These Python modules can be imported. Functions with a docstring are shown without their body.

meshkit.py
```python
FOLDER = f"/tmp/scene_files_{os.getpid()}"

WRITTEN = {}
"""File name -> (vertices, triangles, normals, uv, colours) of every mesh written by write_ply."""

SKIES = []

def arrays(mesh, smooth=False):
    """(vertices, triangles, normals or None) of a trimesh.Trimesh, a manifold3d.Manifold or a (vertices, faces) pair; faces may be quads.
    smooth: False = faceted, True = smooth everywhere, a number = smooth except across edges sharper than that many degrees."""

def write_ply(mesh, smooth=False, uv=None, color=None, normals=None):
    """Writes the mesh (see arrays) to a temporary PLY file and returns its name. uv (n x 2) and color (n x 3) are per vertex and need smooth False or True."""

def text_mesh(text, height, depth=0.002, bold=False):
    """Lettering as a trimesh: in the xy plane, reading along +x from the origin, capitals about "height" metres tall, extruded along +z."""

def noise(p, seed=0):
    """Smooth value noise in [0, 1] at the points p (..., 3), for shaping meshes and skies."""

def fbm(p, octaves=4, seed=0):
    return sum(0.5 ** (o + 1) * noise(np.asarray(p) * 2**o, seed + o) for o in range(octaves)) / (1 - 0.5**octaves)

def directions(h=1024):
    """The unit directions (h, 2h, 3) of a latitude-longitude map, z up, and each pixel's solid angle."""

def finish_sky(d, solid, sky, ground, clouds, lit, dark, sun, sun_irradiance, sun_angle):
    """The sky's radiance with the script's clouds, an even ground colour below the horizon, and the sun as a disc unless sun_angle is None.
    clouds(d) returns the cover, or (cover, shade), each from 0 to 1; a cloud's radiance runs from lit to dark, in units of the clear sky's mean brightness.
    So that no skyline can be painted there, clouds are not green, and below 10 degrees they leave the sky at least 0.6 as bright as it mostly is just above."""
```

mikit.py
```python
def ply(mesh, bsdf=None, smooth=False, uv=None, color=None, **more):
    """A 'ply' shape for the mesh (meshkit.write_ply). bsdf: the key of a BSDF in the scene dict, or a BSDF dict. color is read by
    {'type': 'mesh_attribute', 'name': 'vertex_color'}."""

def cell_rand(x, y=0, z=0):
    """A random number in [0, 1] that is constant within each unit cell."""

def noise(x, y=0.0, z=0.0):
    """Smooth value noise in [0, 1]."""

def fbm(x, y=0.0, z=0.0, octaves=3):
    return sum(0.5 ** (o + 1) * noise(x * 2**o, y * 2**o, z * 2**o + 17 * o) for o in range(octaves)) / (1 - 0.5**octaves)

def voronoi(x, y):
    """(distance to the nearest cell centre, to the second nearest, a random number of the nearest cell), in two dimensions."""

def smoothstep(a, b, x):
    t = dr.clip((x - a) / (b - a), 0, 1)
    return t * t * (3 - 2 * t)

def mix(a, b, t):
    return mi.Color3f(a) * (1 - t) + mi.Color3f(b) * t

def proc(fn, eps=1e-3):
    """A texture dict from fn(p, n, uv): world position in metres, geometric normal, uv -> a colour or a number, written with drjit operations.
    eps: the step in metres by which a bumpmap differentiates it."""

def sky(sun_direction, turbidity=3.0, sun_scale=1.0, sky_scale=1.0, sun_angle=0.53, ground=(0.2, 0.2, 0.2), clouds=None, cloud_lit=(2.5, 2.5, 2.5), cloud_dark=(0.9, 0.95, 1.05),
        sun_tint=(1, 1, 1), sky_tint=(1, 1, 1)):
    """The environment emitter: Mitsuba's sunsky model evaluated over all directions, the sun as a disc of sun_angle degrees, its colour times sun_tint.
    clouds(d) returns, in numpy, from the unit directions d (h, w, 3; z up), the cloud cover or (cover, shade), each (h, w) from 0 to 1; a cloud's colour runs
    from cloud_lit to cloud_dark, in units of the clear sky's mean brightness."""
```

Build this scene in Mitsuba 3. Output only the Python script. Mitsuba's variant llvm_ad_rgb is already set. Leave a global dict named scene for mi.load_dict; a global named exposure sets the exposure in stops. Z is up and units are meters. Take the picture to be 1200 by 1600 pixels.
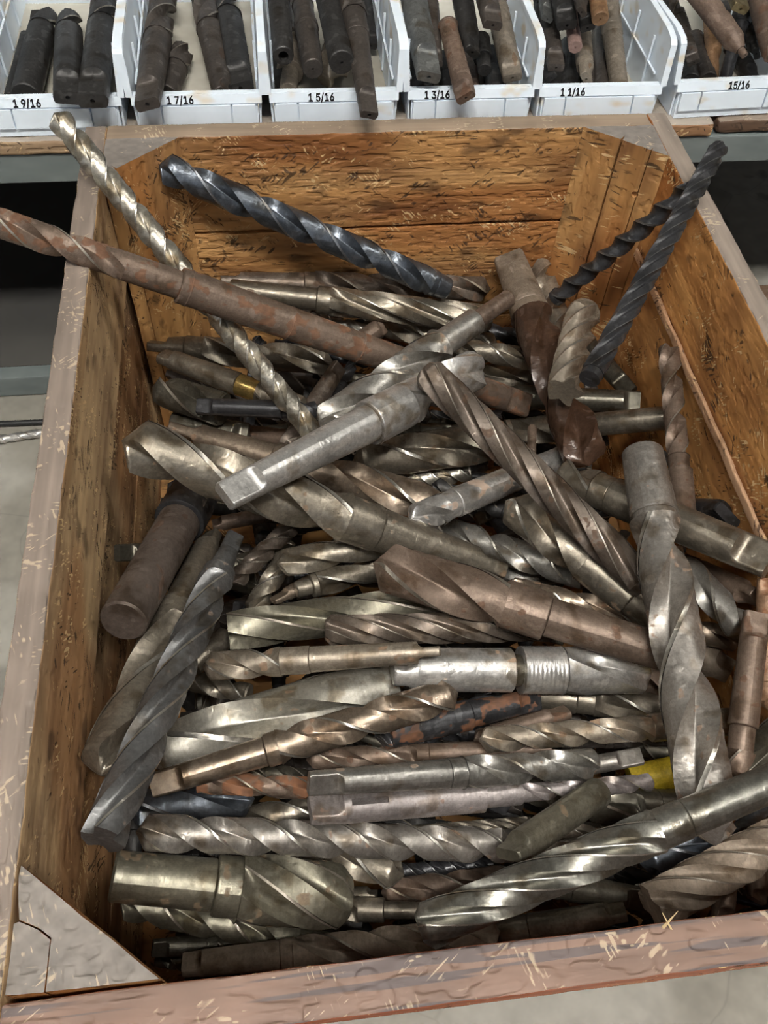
import math, random
import numpy as np, trimesh, drjit as dr, mitsuba as mi, manifold3d as m3
import mikit, meshkit
from mikit import fbm, noise, voronoi, smoothstep, mix, cell_rand

scene, labels = {}, {}
TF = mi.ScalarTransform4f

# ------------------------------------------------------------------ camera, light, exposure
CAM = np.array([0.18150, -0.04274, 0.48798])
FWD = np.array([0.10089, 0.56714, -0.81742])
UP = np.array([0.06987, 0.81555, 0.57446])
scene['camera'] = {'type': 'perspective', 'fov': 2 * math.degrees(math.atan(600 / 1340.33)), 'fov_axis': 'x',
                   'to_world': TF().look_at(CAM.tolist(), (CAM + FWD).tolist(), UP.tolist()), 'near_clip': 0.01, 'far_clip': 100.0}
exposure = 0.55
# daylight that reaches the shop from the open side behind the photographer
scene['daylight'] = {'type': 'constant', 'radiance': {'type': 'rgb', 'value': [0.34, 0.365, 0.4]}}
LAMPS = [(0.18, -0.62, 2.35, 1.25, 50.0), (2.0, 0.5, 2.35, 1.2, 14.0), (-1.9, 0.1, 2.35, 1.2, 14.0)]

# ------------------------------------------------------------------ materials
PAL = [  # name, linear colour, roughness, metallic
    ('bronze', (0.31, 0.272, 0.218), 0.4, 0.8),
    ('grey', (0.44, 0.42, 0.385), 0.4, 0.8),
    ('grey2', (0.36, 0.332, 0.3), 0.42, 0.75),
    ('bright', (0.74, 0.72, 0.69), 0.36, 0.8),
    ('rust', (0.215, 0.155, 0.118), 0.5, 0.55),
    ('dark', (0.065, 0.065, 0.07), 0.36, 0.6),
    ('tan', (0.38, 0.322, 0.255), 0.45, 0.7),
    ('copper', (0.34, 0.268, 0.205), 0.4, 0.8),
    ('blue', (0.17, 0.19, 0.22), 0.34, 0.85),
    ('blue2', (0.24, 0.24, 0.24), 0.4, 0.8),
    ('brown', (0.185, 0.148, 0.12), 0.45, 0.65),
    ('olive', (0.24, 0.222, 0.17), 0.42, 0.75),
    ('oil', (0.15, 0.137, 0.108), 0.38, 0.7),
    ('steel', (0.41, 0.395, 0.365), 0.36, 0.85),
    ('pale', (0.58, 0.54, 0.46), 0.36, 0.85),
    ('pale2', (0.47, 0.445, 0.385), 0.42, 0.75),
    ('gold', (0.38, 0.31, 0.18), 0.36, 0.85),
    ('lilac', (0.43, 0.385, 0.375), 0.45, 0.7),
    ('mud', (0.26, 0.205, 0.155), 0.6, 0.35),
    ('orange', (0.38, 0.23, 0.14), 0.5, 0.4),
    ('yellow', (0.62, 0.45, 0.035), 0.45, 0.0),
    ('resin', (0.075, 0.042, 0.028), 0.22, 0.1),
    ('gun', (0.28, 0.272, 0.24), 0.34, 0.85),
    ('brass', (0.75, 0.54, 0.2), 0.32, 0.9),
    ('rustdark', (0.15, 0.118, 0.1), 0.5, 0.5),
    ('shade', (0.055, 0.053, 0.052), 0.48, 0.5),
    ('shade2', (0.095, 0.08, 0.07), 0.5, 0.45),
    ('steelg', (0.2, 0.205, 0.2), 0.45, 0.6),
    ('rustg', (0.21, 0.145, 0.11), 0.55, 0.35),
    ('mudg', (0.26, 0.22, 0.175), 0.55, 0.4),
    ('pink', (0.38, 0.25, 0.22), 0.6, 0.2),
    ('edge', (0.58, 0.55, 0.49), 0.34, 0.9),
    ('edge_dull', (0.34, 0.3, 0.25), 0.42, 0.75),
    ('edge_dark', (0.2, 0.2, 0.2), 0.36, 0.8),
    ('edge_blue', (0.42, 0.44, 0.47), 0.34, 0.9),
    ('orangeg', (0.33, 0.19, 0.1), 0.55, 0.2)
]
MAT = {p[0]: i for i, p in enumerate(PAL)}
PC = [mi.Float([float(p[1][k]) for p in PAL]) for k in range(3)]
PR = mi.Float([float(p[2]) for p in PAL])
PM = mi.Float([float(p[3]) for p in PAL])


def split(uv):
    i = dr.clip(dr.floor(uv.y), 0, len(PAL) - 1)
    return mi.UInt32(i), (uv.y - i - 0.05) * 10 / 9


def rust_of(p, level):
    f = fbm(p.x * 95, p.y * 95, p.z * 95, 3)
    return smoothstep(0.0, 0.07, f - (0.78 - 0.38 * level)) * dr.select(level > 0.02, 1.0, 0.0)


def steel_color(p, n, uv):
    i, level = split(uv)
    c = mi.Color3f(dr.gather(mi.Float, PC[0], i), dr.gather(mi.Float, PC[1], i), dr.gather(mi.Float, PC[2], i))
    broad = fbm(p.x * 38 + 7, p.y * 38, p.z * 38, 2)
    fine = noise(p.x * 420, p.y * 420, p.z * 420) * 0.5 + noise(p.x * 1100, p.y * 1100, p.z * 1100) * 0.5
    rings = noise(uv.x * 900, uv.y * 3.1)
    grime = smoothstep(0.56, 0.74, fbm(p.x * 60, p.y * 60 + 3, p.z * 60, 3))
    c = c * (0.44 + 0.62 * broad) * (0.70 + 0.56 * fine) * (0.95 + 0.1 * rings)
    c = mix(c, c * mi.Color3f(0.52, 0.44, 0.34), grime * 0.75)
    shine = smoothstep(0.66, 0.74, fbm(p.x * 130, p.y * 130, p.z * 130 + 5, 2))
    c = mix(c, dr.minimum(c * 1.35 + 0.03, 0.9), shine * 0.6)
    r = rust_of(p, level)
    rc = mix((0.105, 0.048, 0.026), (0.25, 0.10, 0.04), noise(p.x * 260, p.y * 260, p.z * 260))
    rc = mix(c * mi.Color3f(0.75, 0.55, 0.42), rc, smoothstep(0.35, 0.9, level))
    return mix(c, rc, r * 0.85)


def steel_rough(p, n, uv):
    i, level = split(uv)
    r = dr.gather(mi.Float, PR, i)
    r = r + 0.22 * (fbm(p.x * 140, p.y * 140, p.z * 140, 2) - 0.5) + 0.10 * (noise(uv.x * 1500, uv.y) - 0.5)
    return dr.clip(r + 0.3 * rust_of(p, level), 0.12, 0.95)


def steel_metal(p, n, uv):
    i, level = split(uv)
    return dr.gather(mi.Float, PM, i) * (1 - 0.75 * rust_of(p, level))


def steel_bump(p, n, uv):
    return fbm(p.x * 330, p.y * 330, p.z * 330, 3) * 0.6 + 0.25 * noise(uv.x * 1300, 0.5) + 0.5 * smoothstep(0.6, 0.8, noise(p.x * 160, p.y * 160, p.z * 160))


scene['tool_steel'] = {'type': 'twosided', 'b': {'type': 'bumpmap', 't': mikit.proc(steel_bump, 3e-4), 'scale': 0.00028,
                       'b': {'type': 'principled', 'base_color': mikit.proc(steel_color), 'roughness': mikit.proc(steel_rough),
                             'metallic': mikit.proc(steel_metal), 'specular': 0.5}}}


def wood_fn(ax, light, dark, top, seed, paint=0.0):
    """Old pine whose grain runs along world axis ax; the rim is worn and dusty."""
    def fn(p, n, uv):
        q = (p.x, p.y, p.z)
        a, b, c = q[ax], q[(ax + 1) % 3], q[(ax + 2) % 3]
        wav = 0.006 * fbm(a * 7 + seed, b * 20, c * 20, 2)
        g = fbm(a * 5 + seed, (b + wav) * 130, (c + wav) * 130, 3)
        rings = noise(a * 2.2 + seed, (b + wav * 3) * 48, (c + wav * 3) * 48)
        blot = fbm(a * 14 + seed, b * 22, c * 22, 3)
        col = mix(dark, light, smoothstep(0.25, 0.75, 0.55 * blot + 0.25 * g + 0.25 * rings))
        col = mix(col, col * mi.Color3f(0.62, 0.50, 0.40), smoothstep(0.58, 0.68, rings) * 0.45)
        col = mix(col, mi.Color3f(0.045, 0.026, 0.016), smoothstep(0.63, 0.80, fbm(a * 30, b * 46 + seed, c * 46, 4)) * 0.6)
        col = mix(col, col * mi.Color3f(0.70, 0.52, 0.42), smoothstep(0.50, 0.66, fbm(a * 5 + 3, b * 9 + seed, c * 9, 2)) * 0.8)
        d1, d2 = a * .7 + (b + c) * .7, (b + c) * .7 - a * .7
        e1, e2 = a * .6 - (b + c) * .8, (b + c) * .6 + a * .8
        zone = fbm(a * 22 + seed, b * 26, c * 26, 2)
        nick = dr.maximum(noise(d1 * 130, d2 * 620, seed) * noise(a * 75 + 9, b * 80, c * 80), noise(e1 * 150, e2 * 600, seed + 4) * noise(a * 66, b * 70 + 5, c * 70))
        nick = dr.maximum(nick, noise(a * 120, b * 700 + seed, c * 700) * noise(a * 80 + 2, b * 90, c * 90 + 4))
        col = mix(col, mi.Color3f(0.035, 0.022, 0.014), smoothstep(0.53, 0.70, nick + 0.40 * (zone - 0.5)) * 0.8)
        chip = dr.maximum(noise(d1 * 240 + 7, d2 * 800, seed + 8) * noise(a * 60 + 3, b * 66, c * 66 + 5), noise(e1 * 210, e2 * 760, seed + 2) * noise(a * 55 + 1, b * 60 + 8, c * 60))
        col = mix(col, mi.Color3f(0.68, 0.48, 0.25), smoothstep(0.57, 0.70, chip + 0.30 * (zone - 0.5)) * 0.75)
        up = smoothstep(0.5, 0.8, n.z) * smoothstep(-0.05, -0.03, p.z)
        t = mi.Color3f(top) * (0.72 + 0.5 * fbm(a * 9 + seed, b * 160, c * 160, 3)) * (0.8 + 0.4 * fbm(a * 30, b * 30, c * 30, 2))
        streak = smoothstep(0.50, 0.60, fbm(a * 13 + 5, p.y * 260 + seed, c * 30, 3)) * paint
        t = mix(t, mi.Color3f(0.105, 0.09, 0.092), streak * 0.8)
        u, v = p.x * .8 + p.y * .6, p.y * .8 - p.x * .6
        scr = noise(u * 170, v * 900, seed) * noise(u * 60, v * 75, 7 + seed)
        u, v = p.x * .3 - p.y * .95, p.y * .3 + p.x * .95
        scr = dr.maximum(scr, noise(u * 190, v * 850, seed + 3) * noise(u * 58 + 4, v * 70, 2 + seed))
        scr = dr.maximum(scr, noise(p.x * 260, p.y * 700, seed + 9) * noise(p.x * 53 + 4, p.y * 62, 5 + seed))
        t = mix(t, mi.Color3f(0.52, 0.41, 0.29), smoothstep(0.60, 0.76, scr) * 0.65)
        return mix(col, t, up)
    return fn


def wood_bump(ax, seed):
    def fn(p, n, uv):
        q = (p.x, p.y, p.z)
        a, b, c = q[ax], q[(ax + 1) % 3], q[(ax + 2) % 3]
        return fbm(a * 8 + seed, b * 190, c * 190, 3) * 0.7 + fbm(a * 60, b * 90, c * 90 + seed, 3) * 0.9 - 0.8 * smoothstep(0.55, 0.7, noise(a * 110, b * 230, c * 230 + seed))
    return fn


def wood(name, ax, light, dark, top, seed, rough=0.6, paint=0.0, scale=0.0011):
    scene[name] = {'type': 'twosided', 'b': {'type': 'bumpmap', 't': mikit.proc(wood_bump(ax, seed), 6e-4), 'scale': scale,
                   'b': {'type': 'principled', 'base_color': mikit.proc(wood_fn(ax, light, dark, top, seed, paint)), 'roughness': rough, 'specular': 0.35}}}


wood('wood_left', 1, (0.54, 0.37, 0.20), (0.18, 0.105, 0.06), (0.225, 0.18, 0.15), 1.0)
wood('wood_right', 1, (0.62, 0.31, 0.105), (0.21, 0.083, 0.03), (0.25, 0.205, 0.17), 5.0)
wood('wood_back', 0, (0.62, 0.345, 0.135), (0.20, 0.09, 0.036), (0.26, 0.195, 0.14), 11.0)
wood('wood_front', 0, (0.36, 0.13, 0.06), (0.20, 0.07, 0.04), (0.225, 0.145, 0.112), 17.0, paint=1.0)
wood('wood_block', 2, (0.60, 0.33, 0.125), (0.19, 0.085, 0.035), (0.21, 0.185, 0.165), 23.0)
wood('wood_plank', 0, (0.44, 0.31, 0.19), (0.25, 0.165, 0.10), (0.36, 0.31, 0.26), 31.0)
wood('wood_batten', 1, (0.50, 0.31, 0.19), (0.36, 0.20, 0.11), (0.46, 0.29, 0.18), 37.0)
wood('wood_dark', 0, (0.20, 0.135, 0.09), (0.10, 0.065, 0.045), (0.24, 0.19, 0.15), 41.0)


def concrete(p, n, uv):
    m = fbm(p.x * 9, p.y * 9, 0.0, 4)
    s = fbm(p.x * 70, p.y * 70, 0.0, 3)
    c = mix((0.25, 0.235, 0.20), (0.355, 0.34, 0.30), smoothstep(0.3, 0.7, m)) * (0.86 + 0.28 * s)
    c = mix(c, c * 0.45, smoothstep(0.66, 0.76, fbm(p.x * 16 + 5, p.y * 16, 2.0, 4)) * 0.6)
    d = voronoi(p.x * 3.1 + 0.12 * fbm(p.x * 20, p.y * 20, 1.0, 2), p.y * 3.1)
    return mix(c, c * 0.5, smoothstep(0.010, 0.0, d[1] - d[0]) * 0.22)


scene['concrete'] = {'type': 'twosided', 'b': {'type': 'bumpmap', 't': mikit.proc(lambda p, n, uv: fbm(p.x * 160, p.y * 160, p.z * 160, 3), 1e-3), 'scale': 0.0008,
                     'b': {'type': 'principled', 'base_color': mikit.proc(concrete), 'roughness': 0.75}}}
scene['bin_plastic'] = {'type': 'twosided', 'b': {'type': 'principled', 'roughness': 0.38, 'specular': 0.5,
                        'base_color': mikit.proc(lambda p, n, uv: mix(mix((0.66, 0.74, 0.82), (0.72, 0.79, 0.86), noise(p.x * 30, p.y * 30, p.z * 30)), (0.60, 0.50, 0.34),
                                                                     0.7 * smoothstep(0.60, 0.80, fbm(p.x * 34 + 2, p.y * 34, p.z * 50, 3))))}}
scene['bin_floor'] = {'type': 'twosided', 'b': {'type': 'principled', 'roughness': 0.6,
                      'base_color': mikit.proc(lambda p, n, uv: mix((0.50, 0.48, 0.42), (0.36, 0.33, 0.27), fbm(p.x * 50, p.y * 50, 0.0, 3)))}}
scene['ink'] = {'type': 'twosided', 'b': {'type': 'diffuse', 'reflectance': {'type': 'rgb', 'value': [0.01, 0.01, 0.012]}}}
scene['shelf_paint'] = {'type': 'twosided', 'b': {'type': 'principled', 'roughness': 0.5,
                        'base_color': mikit.proc(lambda p, n, uv: mix((0.12, 0.145, 0.145), (0.19, 0.215, 0.21), fbm(p.x * 22, p.y * 40, p.z * 60, 4)))}}
scene['dark_paint'] = {'type': 'twosided', 'b': {'type': 'principled', 'roughness': 0.7,
                       'base_color': mikit.proc(lambda p, n, uv: mix((0.045, 0.045, 0.045), (0.085, 0.08, 0.07), fbm(p.x * 6, p.y * 6, p.z * 6, 3)))}}
scene['rubber'] = {'type': 'twosided', 'b': {'type': 'principled', 'base_color': {'type': 'rgb', 'value': [0.02, 0.02, 0.02]}, 'roughness': 0.5}}
scene['wall_paint'] = {'type': 'twosided', 'b': {'type': 'diffuse', 'reflectance': {'type': 'rgb', 'value': [0.22, 0.215, 0.20]}}}
scene['ceiling_paint'] = {'type': 'twosided', 'b': {'type': 'diffuse', 'reflectance': {'type': 'rgb', 'value': [0.22, 0.215, 0.20]}}}
scene['lamp_housing'] = {'type': 'twosided', 'b': {'type': 'principled', 'base_color': {'type': 'rgb', 'value': [0.8, 0.8, 0.8]}, 'roughness': 0.4}}
scene['straw'] = {'type': 'twosided', 'b': {'type': 'diffuse', 'reflectance': {'type': 'rgb', 'value': [0.50, 0.37, 0.21]}}}


# ------------------------------------------------------------------ helpers
EDGE = {m: 'edge_dull' for m in ('rust', 'rustdark', 'brown', 'mud', 'oil', 'shade', 'shade2', 'rustg', 'mudg', 'orange', 'olive')} | {'resin': 'resin', 'dark': 'edge_dark', 'yellow': 'yellow', 'blue': 'edge_blue'}
def key_of(name):
    if name not in scene and name not in labels and not any(k.startswith(name + '__') for k in scene):
        return name
    i = 1
    while True:
        k = f'{name}_{i:03d}'
        if k not in scene and k not in labels and not any(q.startswith(k + '__') for q in scene):
            return k
        i += 1


def tag(k, label=None, cat=None, group=None, kind=None):
    d = labels.setdefault(k, {})
    for a, b in (('label', label), ('category', cat), ('group', group), ('kind', kind)):
        if b:
            d[a] = b


def put(name, mesh, bsdf, smooth=False, uv=None, parent=None):
    k = key_of(f'{parent}__{name}' if parent else name)
    scene[k] = mikit.ply(mesh, bsdf, smooth=smooth, uv=uv)
    return k


def rounded_box(lo, hi, step=0.008, rad=0.0018, rough=0.0006, seed=0, freq=70.0):
    """A board with softened, slightly worn edges."""
    lo, hi = np.asarray(lo, float), np.asarray(hi, float)
    n = np.maximum(2, np.ceil((hi - lo) / step).astype(int) + 1)
    n = np.minimum(n, 160)
    V, F, off = [], [], 0
    for ax in range(3):
        b, c = (ax + 1) % 3, (ax + 2) % 3
        tb, tc = np.linspace(0, 1, n[b]), np.linspace(0, 1, n[c])
        # keep one vertex row just inside every edge
        tb = np.unique(np.concatenate([tb, [min(.3, rad / (hi - lo)[b]), max(.7, 1 - rad / (hi - lo)[b])]]))
        tc = np.unique(np.concatenate([tc, [min(.3, rad / (hi - lo)[c]), max(.7, 1 - rad / (hi - lo)[c])]]))
        for side in (0, 1):
            B, C = np.meshgrid(tb, tc, indexing='ij')
            P = np.zeros(B.shape + (3,))
            P[..., ax] = (lo, hi)[side][ax]
            P[..., b] = lo[b] + B * (hi - lo)[b]
            P[..., c] = lo[c] + C * (hi - lo)[c]
            i, j = np.meshgrid(np.arange(len(tb) - 1), np.arange(len(tc) - 1), indexing='ij')
            m = len(tc)
            q = np.stack([i * m + j, (i + 1) * m + j, (i + 1) * m + j + 1, i * m + j + 1], -1).reshape(-1, 4)
            if side == 0:
                q = q[:, ::-1]
            F.append(q + off)
            V.append(P.reshape(-1, 3))
            off += P.size // 3
    V, F = np.vstack(V), np.vstack(F)
    inner = np.clip(V, lo + rad, hi - rad)
    d = V - inner
    ln = np.linalg.norm(d, axis=1, keepdims=True)
    V = inner + d / np.maximum(ln, 1e-9) * rad * np.minimum(1, ln / rad * 1.0)
    nz = np.stack([meshkit.fbm(V * freq + 11.3 * k, 3, seed + 7 * k) - 0.5 for k in range(3)], -1)
    V = V + nz * 2 * rough
    m = trimesh.Trimesh(V, np.vstack([F[:, [0, 1, 2]], F[:, [0, 2, 3]]]), process=False)
    m.merge_vertices(digits_vertex=6)
    return m


def prism(poly, z0, z1):
    cs = m3.CrossSection([np.asarray(poly, float)])
    if cs.area() <= 0:
        cs = m3.CrossSection([np.asarray(poly, float)[::-1]])
    return m3.Manifold.extrude(cs, z1 - z0).translate([0, 0, z0])


def man(m):
    g = m.to_mesh()
    return trimesh.Trimesh(np.array(g.vert_properties[:, :3]), np.array(g.tri_verts), process=False)


def mbox(lo, hi):
    return m3.Manifold.cube([float(b - a) for a, b in zip(lo, hi)]).translate([float(a) for a in lo])


class Grid:
    """Collects bands of vertices (rows along the axis, columns round it); every band keeps its own edge."""
    def __init__(self):
        self.v, self.f, self.a, self.t, self.n = [], [], [], [], 0

    def band(self, P, ax, tone=0):
        r, c = P.shape[:2]
        i, j = np.meshgrid(np.arange(r - 1), np.arange(c - 1), indexing='ij')
        q = np.stack([i * c + j, i * c + j + 1, (i + 1) * c + j + 1, (i + 1) * c + j], -1).reshape(-1, 4) + self.n
        self.f += [q[:, [0, 1, 2]], q[:, [0, 2, 3]]]
        self.v.append(P.reshape(-1, 3))
        self.a.append(np.broadcast_to(ax[:, None], (r, c)).ravel())
        self.t.append(np.full(r * c, tone))
        self.n += r * c

    def fan(self, ring, centre, up, ax):
        n = len(ring)
        f = np.stack([np.arange(n - 1), np.arange(1, n), np.full(n - 1, n)], -1) if up else np.stack([np.arange(1, n), np.arange(n - 1), np.full(n - 1, n)], -1)
        self.f.append(f + self.n)
        self.v.append(np.vstack([ring, [centre]]))
        self.a.append(np.full(n + 1, ax))
        self.t.append(np.zeros(n + 1))
        self.n += n + 1

    def get(self):
        return np.vstack(self.v), np.vstack(self.f), np.concatenate(self.a), np.concatenate(self.t)


def section(n, web, land, hook):
    """One flute sector: bands of (fraction of the sector, radius ratio)."""
    if hook:
        u = np.linspace(0, 1, 9)
        return [(np.array([0, .10]), np.array([1, .99])), (.10 + .90 * u, np.array([.99, .90, .80, .70, web + .02, web, web + .06, .80, 1.0]))]
    k = 11 if n <= 2 else (8 if n <= 4 else 6)
    v = np.linspace(0, 1, k)
    dip = np.sin(np.pi * v ** .85) ** .62
    fl = (1 - v) * .965 + v * 1.0 - (1 - web) * dip * ((1 - v) * .965 + v)
    m = .11 * land
    lu = np.linspace(m, land, 5 if n <= 2 else 3)
    return [(np.array([0, m]), np.array([1, 1.0])), (lu, np.full(len(lu), .962)), (land + (1 - land) * v, fl)]


def flute_mesh(L, R, n, pitch, tip, seed, hook=False, runout=1.3, wear=1.0, pointy=59.0):
    web = {2: .30, 3: .52, 4: .62}.get(n, .70) if not hook else .60
    land = {2: .52, 3: .52, 4: .50}.get(n, .42)
    g = Grid()
    turn = pitch * 2 * R
    rings = int(np.clip(L / turn * 26 + 10, 16, 150))
    z = np.linspace(0, L, rings)
    if tip == 'point':
        z = np.concatenate([np.linspace(0, .62 * R, 6)[:-1], np.linspace(.62 * R, L, rings)])
    elif tip == 'chamfer':
        z = np.concatenate([np.linspace(0, .4 * R, 4)[:-1], np.linspace(.4 * R, L, rings)])
    ro = min(runout * 2 * R, .5 * L)
    k = np.clip((L - z) / ro, 0, 1) if runout > 0 else np.ones_like(z)
    k = np.sqrt(np.clip(1 - (1 - k) ** 2, 0, 1))
    cap = np.full_like(z, 9.0)
    if tip == 'point':
        cap = z * math.tan(math.radians(pointy)) + .004 * R
    elif tip == 'chamfer':
        cap = .62 * R + z
    ph0 = 2 * np.pi * ((seed * .618) % 1)
    first = []
    for s in range(n):
        for q, (u, rr) in enumerate(section(n, web, land, hook)):
            th = ph0 + (s + u)[None] * 2 * np.pi / n + (2 * np.pi * z / turn)[:, None]
            r = R * (1 - (1 - rr)[None] * k[:, None])
            P0 = np.stack([np.cos(th), np.sin(th), np.broadcast_to(z[:, None] / R * .5, th.shape)], -1)
            r = r * (1 + wear * .03 * (meshkit.fbm(P0 * 2.1 + seed * 3.7, 3, 5) - .5))
            r = np.minimum(r, cap[:, None])
            P = np.stack([r * np.cos(th), r * np.sin(th), np.broadcast_to(z[:, None], r.shape)], -1)
            g.band(P, z, 1 if q == 0 else 0)        # the ground margin along every flute is bare metal
            first.append(P[0])
    ring = np.vstack(first)
    ring = np.vstack([ring, ring[:1]])
    g.fan(ring, [0, 0, 0.0], False, 0.0)
    a = np.linspace(0, 2 * np.pi, 33)
    g.fan(np.stack([R * .96 * np.cos(a), R * .96 * np.sin(a), np.full(33, L)], -1), [0, 0, L], True, L)
    return g.get()


def lathe(prof, cols=30, clip=None, hole=0.0, seed=0, wear=1.0, bore=0.0):
    """prof: list of polylines [(z, r), ...]; each polyline is a smooth run, joins between runs stay sharp.
    clip: (z_start, half_width) flattens the end into a tang; hole: radius of the centre hole in the far end."""
    g = Grid()
    th = np.linspace(0, 2 * np.pi, cols + 1)
    last = None
    R = max(r for run in prof for _, r in run)
    for run in prof:
        zs, rs = [], []
        for (z0, r0), (z1, r1) in zip(run[:-1], run[1:]):
            m = max(1, int(abs(z1 - z0) / (R * .55)))
            t = np.linspace(0, 1, m + 1)[:-1]
            zs += list(z0 + (z1 - z0) * t)
            rs += list(r0 + (r1 - r0) * t)
        zs.append(run[-1][0]); rs.append(run[-1][1])
        z, r = np.array(zs), np.array(rs)
        if clip is not None:
            zx = clip[0] + np.array([-1.0, -.8, -.55, -.3, -.1, 0, .02, .3]) * clip[2]
            zx = zx[(zx > z.min()) & (zx < z.max())]
            o = np.argsort(np.concatenate([z, zx]), kind='stable')
            rx = np.interp(zx, z, r) if np.all(np.diff(z) >= 0) else np.full(len(zx), r.min())
            z, r = np.concatenate([z, zx])[o], np.concatenate([r, rx])[o]
        P0 = np.stack([np.cos(th)[None] * np.ones_like(z)[:, None], np.sin(th)[None] * np.ones_like(z)[:, None], z[:, None] / R * .5 * np.ones_like(th)[None]], -1)
        rr = r[:, None] * (1 + wear * .022 * (meshkit.fbm(P0 * 2.3 + seed * 1.9, 3, 9) - .5))
        rr[:, -1] = rr[:, 0]
        x, y = rr * np.cos(th), rr * np.sin(th)
        if clip is not None:
            q = np.clip((z - (clip[0] - clip[2])) / clip[2], 0, 1)
            w = np.where(q <= 0, 9.0, R * .98 + (clip[1] - R * .98) * np.sqrt(np.clip(1 - (1 - q) ** 2, 0, 1)))[:, None]
            x = np.clip(x, -w, w)
        P = np.stack([x, y, np.broadcast_to(z[:, None], x.shape)], -1)
        g.band(P, z)
        if last is None:
            g.fan(P[0], [0, 0, z[0]], False, z[0])
        last = P[-1]
    zl = last[0, 2]
    if bore > 0:
        hr = bore
        h = np.stack([hr * np.cos(th), hr * np.sin(th), np.full(cols + 1, zl)], -1)
        g.band(np.stack([last, h]), np.array([zl, zl]))
        h2 = h - [0, 0, hr * 3]
        g.band(np.stack([h, h2]), np.array([zl, zl]))
        g.fan(h2, [0, 0, zl - hr * 3], True, zl)
    elif hole > 0:
        h = np.stack([hole * np.cos(th), hole * np.sin(th), np.full(cols + 1, zl)], -1)
        g.band(np.stack([last, h]), np.array([zl, zl]))
        h2 = h * [.8, .8, 1] - [0, 0, hole * 1.6]
        g.band(np.stack([h, h2]), np.array([zl, zl]))
        g.fan(h2, [0, 0, zl - hole * 1.8], True, zl)
    else:
        g.fan(last, [0, 0, zl], True, zl)
    return g.get()


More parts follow.
